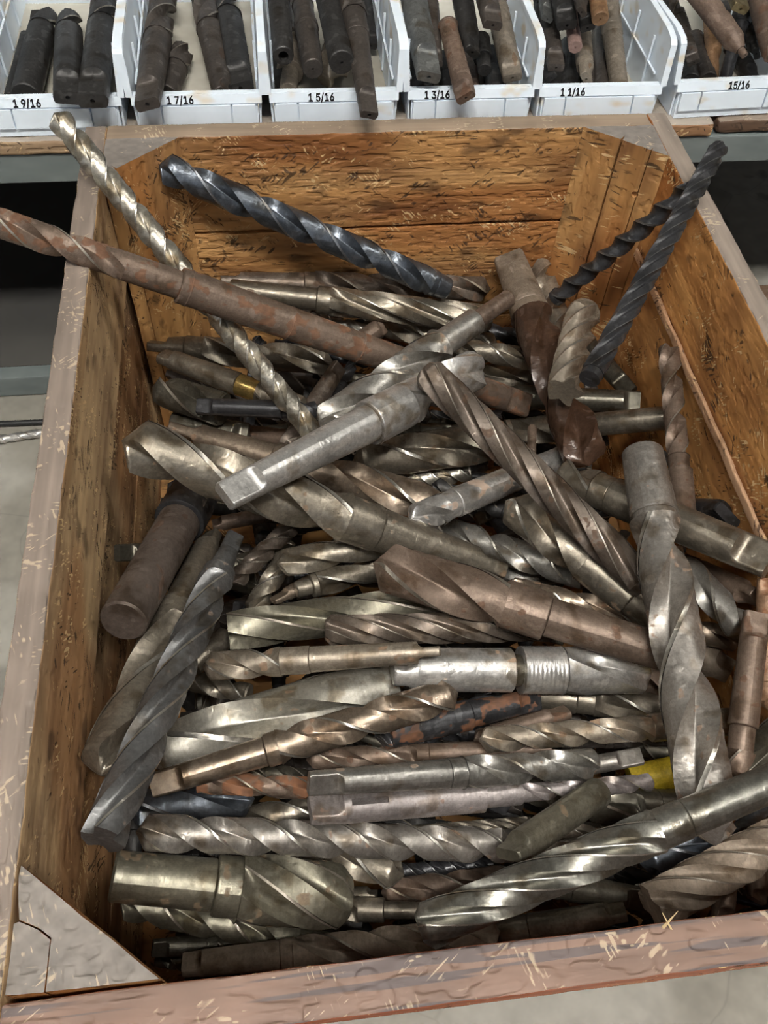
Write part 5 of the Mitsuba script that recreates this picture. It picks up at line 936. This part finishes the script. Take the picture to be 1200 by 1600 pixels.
add_tool('twist_drill', 'dark drill deep in the pile in the front left of the crate', 'drill bit', (0.1525, 0.0910, -0.3382), (0.2416, 0.1139, -0.3331), 0.0087, 'oil', 0, seed=295, group='drills deep in the pile', n=2, p=5.0, ff=0.6, nf=0.65, s0=0.85, s1=0.75, tg=0.07)
add_tool('twist_drill', 'dark drill deep in the pile along the back wall of the crate', 'drill bit', (0.4095, 0.6192, -0.2976), (0.2189, 0.6575, -0.3126), 0.0076, 'oil', 2, seed=296, group='drills deep in the pile', n=2, p=5.0, ff=0.6, nf=0.65, s0=0.85, s1=0.75, tg=0.07)
add_tool('twist_drill', 'dark drill deep in the pile along the back wall of the crate', 'drill bit', (0.2791, 0.7196, -0.2423), (0.2205, 0.5954, -0.2363), 0.0070, 'dark', 2, seed=299, group='drills deep in the pile', n=2, p=5.0, ff=0.6, nf=0.65, s0=0.85, s1=0.75, tg=0.07)
add_tool('twist_drill', 'dark drill deep in the pile along the left wall of the crate', 'drill bit', (0.1154, 0.4782, -0.3738), (0.2799, 0.4673, -0.3743), 0.0088, 'dark', 2, seed=303, group='drills deep in the pile', n=2, p=5.0, ff=0.6, nf=0.65, s0=0.85, s1=0.75, tg=0.07)
add_tool('twist_drill', 'dark drill deep in the pile along the left wall of the crate', 'drill bit', (0.0957, 0.2231, -0.2948), (0.0676, 0.3560, -0.2847), 0.0070, 'oil', 2, seed=304, group='drills deep in the pile', n=2, p=5.0, ff=0.6, nf=0.65, s0=0.85, s1=0.75, tg=0.07)
add_tool('twist_drill', 'dark drill deep in the pile in the back left of the crate', 'drill bit', (0.2428, 0.6086, -0.2692), (0.1431, 0.6124, -0.2756), 0.0083, 'oil', 2, seed=305, group='drills deep in the pile', n=2, p=5.0, ff=0.6, nf=0.65, s0=0.85, s1=0.75, tg=0.07)
add_tool('twist_drill', 'dark drill deep in the pile along the back wall of the crate', 'drill bit', (0.3337, 0.5602, -0.2071), (0.2221, 0.6024, -0.2186), 0.0086, 'shade2', 0, seed=306, group='drills deep in the pile', n=2, p=5.0, ff=0.6, nf=0.65, s0=0.85, s1=0.75, tg=0.07)
add_tool('twist_drill', 'dark drill deep in the pile along the back wall of the crate', 'drill bit', (0.2868, 0.7096, -0.2709), (0.1700, 0.7502, -0.2691), 0.0092, 'dark', 1, seed=308, group='drills deep in the pile', n=2, p=5.0, ff=0.6, nf=0.65, s0=0.85, s1=0.75, tg=0.07)
add_tool('twist_drill', 'dark drill deep in the pile along the left wall of the crate', 'drill bit', (0.1407, 0.3930, -0.2512), (0.0658, 0.4299, -0.2592), 0.0126, 'oil', 2, seed=310, group='drills deep in the pile', n=2, p=5.0, ff=0.6, nf=0.65, s0=0.85, s1=0.75, tg=0.07)
add_tool('twist_drill', 'dark drill deep in the pile in the centre of the crate', 'drill bit', (0.3193, 0.4683, -0.2046), (0.4221, 0.4149, -0.2153), 0.0089, 'shade', 1, seed=311, group='drills deep in the pile', n=2, p=5.0, ff=0.6, nf=0.65, s0=0.85, s1=0.75, tg=0.07)
add_tool('twist_drill', 'dark drill deep in the pile in the back left of the crate', 'drill bit', (0.1721, 0.5437, -0.3244), (0.0558, 0.5481, -0.3232), 0.0071, 'oil', 1, seed=312, group='drills deep in the pile', n=2, p=5.0, ff=0.6, nf=0.65, s0=0.85, s1=0.75, tg=0.07)
add_tool('twist_drill', 'dark drill deep in the pile along the front of the crate', 'drill bit', (0.2663, 0.2074, -0.2626), (0.3574, 0.1549, -0.2611), 0.0093, 'shade2', 0, seed=314, group='drills deep in the pile', n=2, p=5.0, ff=0.6, nf=0.65, s0=0.85, s1=0.75, tg=0.07)
add_tool('twist_drill', 'dark drill deep in the pile in the front right of the crate', 'drill bit', (0.5693, 0.0592, -0.2894), (0.4518, 0.0358, -0.2850), 0.0083, 'oil', 0, seed=316, group='drills deep in the pile', n=2, p=5.0, ff=0.6, nf=0.65, s0=0.85, s1=0.75, tg=0.07)
add_tool('twist_drill', 'dark drill deep in the pile in the front right of the crate', 'drill bit', (0.4819, 0.2532, -0.3736), (0.4742, 0.1637, -0.3668), 0.0076, 'shade', 0, seed=317, group='drills deep in the pile', n=2, p=5.0, ff=0.6, nf=0.65, s0=0.85, s1=0.75, tg=0.07)
add_tool('twist_drill', 'dark drill deep in the pile in the front right of the crate', 'drill bit', (0.4073, 0.2509, -0.3001), (0.5052, 0.2410, -0.3116), 0.0121, 'dark', 1, seed=319, group='drills deep in the pile', n=2, p=5.0, ff=0.6, nf=0.65, s0=0.85, s1=0.75, tg=0.07)
add_tool('twist_drill', 'dark drill deep in the pile along the back wall of the crate', 'drill bit', (0.1985, 0.6491, -0.2500), (0.2687, 0.6058, -0.2592), 0.0082, 'shade', 0, seed=320, group='drills deep in the pile', n=2, p=5.0, ff=0.6, nf=0.65, s0=0.85, s1=0.75, tg=0.07)
add_tool('twist_drill', 'dark drill deep in the pile in the back left of the crate', 'drill bit', (0.0425, 0.4656, -0.3475), (0.0348, 0.6138, -0.3635), 0.0124, 'dark', 0, seed=321, group='drills deep in the pile', n=2, p=5.0, ff=0.6, nf=0.65, s0=0.85, s1=0.75, tg=0.07)
add_tool('twist_drill', 'dark drill deep in the pile in the centre of the crate', 'drill bit', (0.3880, 0.5423, -0.3045), (0.4117, 0.4560, -0.3018), 0.0090, 'dark', 2, seed=323, group='drills deep in the pile', n=2, p=5.0, ff=0.6, nf=0.65, s0=0.85, s1=0.75, tg=0.07)
add_tool('twist_drill', 'dark drill deep in the pile along the front of the crate', 'drill bit', (0.4402, 0.2032, -0.2808), (0.3434, 0.2433, -0.2766), 0.0076, 'dark', 0, seed=324, group='drills deep in the pile', n=2, p=5.0, ff=0.6, nf=0.65, s0=0.85, s1=0.75, tg=0.07)
add_tool('twist_drill', 'dark drill deep in the pile along the front of the crate', 'drill bit', (0.1948, 0.1454, -0.2042), (0.3348, 0.1235, -0.2185), 0.0080, 'shade', 2, seed=325, group='drills deep in the pile', n=2, p=5.0, ff=0.6, nf=0.65, s0=0.85, s1=0.75, tg=0.07)
# on the floor left of the crate
add_tool('twist_drill', 'long bright twist drill lying on the concrete floor left of the crate', 'drill bit', (-0.3400, 0.7070, -0.3935), (-0.0900, 0.7410, -0.3935), 0.0058, 'bright', 0, seed=325, n=2, p=3.6, ff=0.97, nf=0.98, s0=0.9, s1=0.9, tg=0)
# in the bins on the shelf
add_tool('twist_drill', 'dark drill stub with a hooked broken flute at the left of the first bin', 'drill bit', (-0.0623, 1.0185, -0.0014), (-0.0643, 0.8434, -0.0014), 0.0151, 'shade', 0, seed=326, group='drills in the bins on the shelf', n=2, p=4.5, ff=0.22, nf=0.24, s0=1, s1=0.98, tg=0, hole=1)
add_tool('steel_bar', 'narrow dark bar squeezed against the left bin wall beside the hooked drill stub', 'steel bar', (-0.0843, 0.9903, -0.0108), (-0.0858, 0.8611, -0.0108), 0.0057, 'shade', 0, seed=327, group='drills in the bins on the shelf', n=0, tg=0)
add_tool('twist_drill', 'dark tanged drill stub resting on the lip in the middle of the first bin', 'drill bit', (-0.0358, 1.0064, -0.0017), (-0.0098, 0.7875, 0.0280), 0.0148, 'shade', 1, seed=328, group='drills in the bins on the shelf', n=2, p=4.5, ff=0.2, nf=0.22, s0=1, s1=0.96, tg=0.14, hole=1, tgx=1)
add_tool('twist_drill', 'dark drill with a turned square tang at the right side of the first bin', 'drill bit', (0.0018, 1.1305, -0.0005), (0.0144, 0.7788, 0.0290), 0.0160, 'shade', 1, seed=329, group='drills in the bins on the shelf', n=2, p=4.5, ff=0.5, nf=0.52, s0=1, s1=0.94, tg=0.1, hole=1)
add_tool('twist_drill', 'brown black drill whose tang hangs over the lip of the second bin', 'drill bit', (0.0712, 1.1140, -0.0011), (0.0659, 0.7724, 0.0280), 0.0154, 'shade2', 2, seed=330, group='drills in the bins on the shelf', n=2, p=4.5, ff=0.56, nf=0.6, s0=0.96, s1=0.84, tg=0.09, hole=1, tgx=1)
add_tool('end_mill', 'short black cutter stub beside the hanging tang in the second bin', 'end mill', (0.0923, 0.9399, -0.0032), (0.0763, 0.8435, -0.0032), 0.0133, 'shade2', 1, seed=331, group='drills in the bins on the shelf', n=3, p=5, ff=0.45, nf=0.5, s0=0.98, s1=0.95, tg=0)
add_tool('twist_drill', 'brown taper shank drill in the middle of the second bin', 'drill bit', (0.1097, 1.1120, -0.0005), (0.1359, 0.8364, -0.0005), 0.0160, 'shade2', 3, seed=332, group='drills in the bins on the shelf', n=2, p=4.5, ff=0.5, nf=0.58, s0=0.9, s1=0.72, tg=0.04, hole=1)
add_tool('twist_drill', 'black drill with a holed tang end at the right wall of the second bin', 'drill bit', (0.1352, 1.1113, -0.0003), (0.1541, 0.8503, -0.0003), 0.0162, 'shade', 0, seed=333, group='drills in the bins on the shelf', n=2, p=4.5, ff=0.42, nf=0.46, s0=0.98, s1=0.9, tg=0.1, hole=1, tgx=1)
add_tool('drill_sleeve', 'black tube end with an open bore at the left of the third bin', 'drill sleeve', (0.2001, 0.9713, 0.0650), (0.2001, 0.8257, 0.0450), 0.0115, 'shade', 0, seed=334, group='drills in the bins on the shelf', n=2, p=5, ff=0.4, nf=0.45, s0=1, s1=0.9, tg=0, bore=0.5)
add_tool('stepped_bar', 'short stepped pin with a round nose at the front left of the third bin', 'steel bar', (0.2140, 0.9416, -0.0016), (0.2035, 0.8459, -0.0016), 0.0149, 'mudg', 0, seed=335, group='drills in the bins on the shelf', n=0, tg=0, nose=0.62)
add_tool('twist_drill', 'brown straight shank with a shoulder in the middle of the third bin', 'drill bit', (0.2255, 1.0711, 0.0300), (0.2300, 0.8401, 0.0240), 0.0125, 'shade2', 0, seed=336, group='drills in the bins on the shelf', n=2, p=4.5, ff=0.45, nf=0.62, s0=1.0, s1=0.86, tg=0, hole=1, ringp=0.62)
add_tool('twist_drill', 'dark shank with a shiny sawn end in the third bin', 'drill bit', (0.2502, 1.0100, 0.0550), (0.2572, 0.8113, 0.0450), 0.0134, 'shade', 0, seed=337, group='drills in the bins on the shelf', n=2, p=4.5, ff=0.4, nf=0.45, s0=0.98, s1=0.94, tg=0.0, hole=1)
add_tool('twist_drill', 'drill with its ground point facing the viewer at the lip of the third bin', 'drill bit', (0.2480, 0.8614, 0.0029), (0.2798, 0.9760, 0.0020), 0.0185, 'tan', 1, seed=338, group='drills in the bins on the shelf', n=2, p=4.5, ff=0.7, nf=0.75, s0=0.9, s1=0.9, tg=0)
add_tool('twist_drill', 'long brown taper shank hanging its tang over the lip of the third bin', 'drill bit', (0.2754, 0.9732, 0.0700), (0.2782, 0.7452, 0.0280), 0.0137, 'shade2', 1, seed=339, group='drills in the bins on the shelf', n=2, p=4.5, ff=0.38, nf=0.46, s0=0.9, s1=0.7, tg=0.11, hole=1, tgx=1, ringp=0.46)
add_tool('twist_drill', 'narrow dark shank in the right corner of the third bin', 'drill bit', (0.3010, 1.0607, 0.0200), (0.3010, 0.9376, -0.0024), 0.0094, 'shade', 0, seed=340, group='drills in the bins on the shelf', n=2, p=4.5, ff=0.4, nf=0.45, s0=1, s1=0.9, tg=0.1, hole=1)
add_tool('twist_drill', 'reddish dark shank deep in the third bin behind the stepped pin', 'drill bit', (0.2071, 1.0889, 0.0087), (0.2093, 0.9567, 0.0037), 0.0101, 'shade2', 4, seed=341, group='drills in the bins on the shelf', n=2, p=4.5, ff=0.4, nf=0.45, s0=1, s1=0.9, tg=0.1, hole=1)
add_tool('twist_drill', 'black shank at the bottom left of the third bin under the tube end', 'drill bit', (0.1989, 1.0261, -0.0062), (0.1989, 0.8725, -0.0062), 0.0103, 'shade', 0, seed=342, group='drills in the bins on the shelf', n=2, p=4.5, ff=0.4, nf=0.45, s0=1, s1=0.9, tg=0.0, hole=1)
add_tool('twist_drill', 'grey steel shank with a wide flat tang at the left of the fourth bin', 'drill bit', (0.3456, 0.9967, 0.0600), (0.3454, 0.8051, 0.0320), 0.0143, 'steelg', 0, seed=343, group='drills in the bins on the shelf', n=2, p=4.5, ff=0.3, nf=0.34, s0=1, s1=0.94, tg=0.16, hole=1, tgx=1)
add_tool('twist_drill', 'slim reddish grey shank right of the wide grey tang in the fourth bin', 'drill bit', (0.3714, 1.0047, 0.0500), (0.3568, 0.8358, 0.0280), 0.0093, 'shade2', 2, seed=344, group='drills in the bins on the shelf', n=2, p=4.5, ff=0.4, nf=0.45, s0=1, s1=0.9, tg=0.08, hole=1)
add_tool('twist_drill', 'rust brown flat tang shank lying on the lip of the fourth bin', 'drill bit', (0.3760, 0.8913, 0.0450), (0.3792, 0.7758, 0.0260), 0.0109, 'rustg', 4, seed=345, group='drills in the bins on the shelf', n=2, p=4.5, ff=0.05, nf=0.06, s0=0.85, s1=0.98, tg=0.1, hole=1)
add_tool('twist_drill', 'black shank with a holed tang in the middle of the fourth bin', 'drill bit', (0.4001, 0.9804, 0.0600), (0.3971, 0.8467, 0.0350), 0.0114, 'shade', 1, seed=346, group='drills in the bins on the shelf', n=2, p=4.5, ff=0.4, nf=0.45, s0=1, s1=0.9, tg=0.12, hole=1)
add_tool('twist_drill', 'brown shank with a rounded holed tang at the top right of the fourth bin', 'drill bit', (0.4132, 0.9351, 0.0850), (0.4105, 0.8297, 0.0700), 0.0115, 'shade2', 3, seed=347, group='drills in the bins on the shelf', n=2, p=4.5, ff=0.3, nf=0.35, s0=1, s1=0.92, tg=0.14, hole=1, tgx=1)
add_tool('twist_drill', 'dusty brown taper shank with a holed tang by the right wall of the fourth bin', 'drill bit', (0.4393, 0.9534, 0.0450), (0.4389, 0.8264, 0.0180), 0.0121, 'mudg', 2, seed=348, group='drills in the bins on the shelf', n=2, p=4.5, ff=0.1, nf=0.2, s0=1, s1=0.92, tg=0.1, hole=1, tgx=1)
add_tool('stepped_bar', 'small dark pin with a nose deep in the fourth bin', 'steel bar', (0.4173, 0.8992, 0.0220), (0.4127, 0.8465, 0.0160), 0.0102, 'shade', 1, seed=349, group='drills in the bins on the shelf', n=0, tg=0, nose=0.75)
add_tool('steel_bar', 'black round end on the floor at the right of the fourth bin', 'steel bar', (0.4352, 0.9199, -0.0048), (0.4272, 0.8328, -0.0048), 0.0117, 'shade', 0, seed=350, group='drills in the bins on the shelf', n=0, tg=0)
add_tool('steel_bar', 'black round end on the floor in the middle of the fourth bin', 'steel bar', (0.3823, 0.9200, -0.0075), (0.3761, 0.8398, -0.0075), 0.0090, 'shade', 0, seed=351, group='drills in the bins on the shelf', n=0, tg=0)
add_tool('steel_bar', 'thin brown rod end on the floor right of the rust brown tang', 'steel bar', (0.4138, 0.9300, -0.0095), (0.4056, 0.8461, -0.0095), 0.0070, 'rustg', 2, seed=352, group='drills in the bins on the shelf', n=0, tg=0)
add_tool('steel_bar', 'dark bar on the floor under the wide grey tang of the fourth bin', 'steel bar', (0.3631, 0.9840, -0.0029), (0.3447, 0.8326, -0.0029), 0.0136, 'shade', 0, seed=353, group='drills in the bins on the shelf', n=0, tg=0)
add_tool('twist_drill', 'small grey tang at the top left of the fifth bin', 'drill bit', (0.4997, 0.9950, 0.0600), (0.4829, 0.8836, 0.0500), 0.0075, 'steelg', 0, seed=354, group='drills in the bins on the shelf', n=2, p=4.5, ff=0.3, nf=0.35, s0=1, s1=0.9, tg=0.16, hole=1, tgx=1)
add_tool('twist_drill', 'dark flat tang shank pointing down at the left of the fifth bin', 'drill bit', (0.5036, 0.9947, 0.0400), (0.4859, 0.8321, 0.0250), 0.0101, 'shade2', 1, seed=355, group='drills in the bins on the shelf', n=2, p=4.5, ff=0.3, nf=0.35, s0=1, s1=0.95, tg=0.12, hole=1, tgx=1)
add_tool('twist_drill', 'black shank with a bright edged tang in the fifth bin', 'drill bit', (0.5043, 0.9584, 0.0750), (0.4976, 0.8590, 0.0550), 0.0120, 'shade', 0, seed=356, group='drills in the bins on the shelf', n=2, p=4.5, ff=0.3, nf=0.35, s0=1, s1=0.95, tg=0.16, hole=1, tgx=1)
add_tool('steel_bar', 'round pinkish shank end in the middle of the fifth bin', 'steel bar', (0.5182, 0.9142, 0.0420), (0.5092, 0.8519, 0.0360), 0.0075, 'pink', 1, seed=357, group='drills in the bins on the shelf', n=0, tg=0, hole=1)
add_tool('twist_drill', 'grey square tang at the top middle of the fifth bin', 'drill bit', (0.5211, 0.9339, 0.0850), (0.5050, 0.8444, 0.0750), 0.0072, 'shade2', 0, seed=358, group='drills in the bins on the shelf', n=2, p=4.5, ff=0.3, nf=0.35, s0=1, s1=0.95, tg=0.16, hole=1)
add_tool('twist_drill', 'brown shank with an orange round end at the top of the fifth bin', 'drill bit', (0.5329, 0.9216, 0.0900), (0.5263, 0.8442, 0.0680), 0.0092, 'orangeg', 2, seed=359, group='drills in the bins on the shelf', n=2, p=4.5, ff=0.3, nf=0.35, s0=1, s1=0.95, tg=0, hole=1)
add_tool('twist_drill', 'short black tang beneath the orange round end in the fifth bin', 'drill bit', (0.5324, 0.9326, 0.0600), (0.5197, 0.8572, 0.0530), 0.0087, 'shade', 0, seed=360, group='drills in the bins on the shelf', n=2, p=4.5, ff=0.3, nf=0.35, s0=1, s1=0.95, tg=0.16, hole=1)
add_tool('twist_drill', 'dusty taper shank with a rounded tang in the middle of the fifth bin', 'drill bit', (0.5394, 0.9314, 0.0200), (0.5175, 0.8210, 0.0180), 0.0102, 'mudg', 1, seed=361, group='drills in the bins on the shelf', n=2, p=4.5, ff=0.1, nf=0.2, s0=1, s1=0.9, tg=0.2, hole=1)
add_tool('twist_drill', 'long dusty taper shank under a black collar at the right of the fifth bin', 'drill bit', (0.5809, 1.0182, 0.0500), (0.5623, 0.8261, -0.0040), 0.0125, 'mudg', 1, seed=362, group='drills in the bins on the shelf', n=2, p=4.5, ff=0.3, nf=0.52, s0=0.88, s1=0.78, tg=0, hole=1, ringp=0.52)
add_tool('steel_bar', 'dull brown shank on the floor left of the black collar in the fifth bin', 'steel bar', (0.5836, 0.9863, -0.0067), (0.5430, 0.8293, -0.0067), 0.0098, 'shade2', 1, seed=363, group='drills in the bins on the shelf', n=0, tg=0)
add_tool('steel_bar', 'dark round bar on the floor near the lip of the fifth bin', 'steel bar', (0.5327, 0.9412, -0.0061), (0.5069, 0.8295, -0.0061), 0.0104, 'shade', 0, seed=364, group='drills in the bins on the shelf', n=0, tg=0)
add_tool('steel_bar', 'dim round bar on the floor under the dusty rounded tang', 'steel bar', (0.5454, 0.9017, -0.0081), (0.5282, 0.8323, -0.0081), 0.0084, 'shade2', 0, seed=365, group='drills in the bins on the shelf', n=0, tg=0)
add_tool('steel_bar', 'black bar on the floor in the left corner of the fifth bin', 'steel bar', (0.5085, 0.9105, -0.0048), (0.4823, 0.8256, -0.0048), 0.0117, 'shade', 0, seed=366, group='drills in the bins on the shelf', n=0, tg=0)
add_tool('twist_drill', 'tiny dark holed tang under the pointing flat tang of the fifth bin', 'drill bit', (0.4925, 0.8939, 0.0180), (0.4814, 0.8286, 0.0160), 0.0075, 'shade', 0, seed=367, group='drills in the bins on the shelf', n=2, p=4.5, ff=0.2, nf=0.25, s0=1, s1=0.95, tg=0.25, hole=1)
add_tool('twist_drill', 'thin dark shank against the left wall of the fifth bin', 'drill bit', (0.5006, 0.9905, 0.0350), (0.4796, 0.8748, 0.0250), 0.0069, 'shade', 0, seed=368, group='drills in the bins on the shelf', n=2, p=4.5, ff=0.3, nf=0.35, s0=1, s1=0.9, tg=0, hole=1)
add_tool('twist_drill', 'dark holed tang at the left wall of the last bin', 'drill bit', (0.6477, 1.0298, 0.0450), (0.6371, 0.8863, 0.0280), 0.0120, 'shade', 0, seed=369, group='drills in the bins on the shelf', n=2, p=4.5, ff=0.3, nf=0.35, s0=1, s1=0.95, tg=0.13, hole=1, tgx=1)
add_tool('twist_drill', 'long brown shank with a small nose crossing the last bin on top', 'drill bit', (0.6307, 0.9040, 0.0850), (0.6743, 0.8020, 0.0500), 0.0126, 'rustg', 1, seed=370, group='drills in the bins on the shelf', n=2, p=5, ff=0.1, nf=0.12, s0=1.0, s1=0.86, tg=0, nose2=1, hole=1)
add_tool('twist_drill', 'slim dark shank with a holed end under the dark holed tang of the last bin', 'drill bit', (0.6409, 0.9345, 0.0450), (0.6426, 0.8431, 0.0220), 0.0083, 'shade2', 2, seed=371, group='drills in the bins on the shelf', n=2, p=4.5, ff=0.3, nf=0.35, s0=1, s1=0.9, tg=0.1, hole=1)
add_tool('twist_drill', 'orange brown shank with a grey square tang in the last bin', 'drill bit', (0.7259, 1.0290, 0.0300), (0.6831, 0.8673, -0.0056), 0.0109, 'orangeg', 2, seed=372, group='drills in the bins on the shelf', n=2, p=4.5, ff=0.3, nf=0.35, s0=1, s1=0.85, tg=0.2, hole=1)
add_tool('twist_drill', 'shiny black drill with a bright thin shank in the last bin', 'drill bit', (0.7297, 0.9395, 0.0550), (0.6917, 0.8536, -0.0050), 0.0115, 'dark', 0, seed=373, group='drills in the bins on the shelf', n=2, p=5, ff=0.4, nf=0.68, s0=0.62, s1=0.58, tg=0)
add_tool('steel_bar', 'dark bar end on the floor at the left of the last bin', 'steel bar', (0.6701, 0.9379, -0.0065), (0.6540, 0.8563, -0.0065), 0.0100, 'shade', 0, seed=374, group='drills in the bins on the shelf', n=0, tg=0)
add_tool('steel_bar', 'dull bar end on the floor in the middle of the last bin', 'steel bar', (0.6892, 0.9509, -0.0057), (0.6731, 0.8556, -0.0057), 0.0108, 'shade2', 0, seed=375, group='drills in the bins on the shelf', n=0, tg=0)
add_tool('twist_drill', 'small dark tang between the shiny black drill and the rust brown shank', 'drill bit', (0.7295, 0.9203, 0.0300), (0.7182, 0.8558, 0.0240), 0.0084, 'shade', 0, seed=376, group='drills in the bins on the shelf', n=2, p=4.5, ff=0.2, nf=0.25, s0=1, s1=0.95, tg=0.2, hole=1)
add_tool('twist_drill', 'rust brown shank at the right edge of the last bin', 'drill bit', (0.7276, 0.9141, 0.0600), (0.7169, 0.8137, 0.0400), 0.0128, 'rustg', 4, seed=377, group='drills in the bins on the shelf', n=2, p=4.5, ff=0.1, nf=0.15, s0=1, s1=0.95, tg=0.1, hole=1)
add_tool('twist_drill', 'black holed tang at the top of the last bin', 'drill bit', (0.6530, 0.9172, 0.0850), (0.6555, 0.8450, 0.0700), 0.0120, 'shade', 0, seed=378, group='drills in the bins on the shelf', n=2, p=4.5, ff=0.2, nf=0.25, s0=1, s1=0.95, tg=0.2, hole=1, tgx=1)
add_tool('twist_drill', 'short dark tang on the floor behind the lip of the last bin', 'drill bit', (0.7320, 0.9206, -0.0064), (0.7283, 0.8588, -0.0064), 0.0101, 'shade', 0, seed=379, group='drills in the bins on the shelf', n=2, p=4.5, ff=0.2, nf=0.25, s0=1, s1=0.95, tg=0.25, hole=1)
add_tool('twist_drill', 'olive yellow holed tang at the very top of the last bin', 'drill bit', (0.6979, 0.9478, 0.0720), (0.6893, 0.8711, 0.0640), 0.0109, 'gold', 1, seed=380, group='drills in the bins on the shelf', n=2, p=4.5, ff=0.2, nf=0.25, s0=1, s1=0.95, tg=0.2, hole=1, tgx=1)
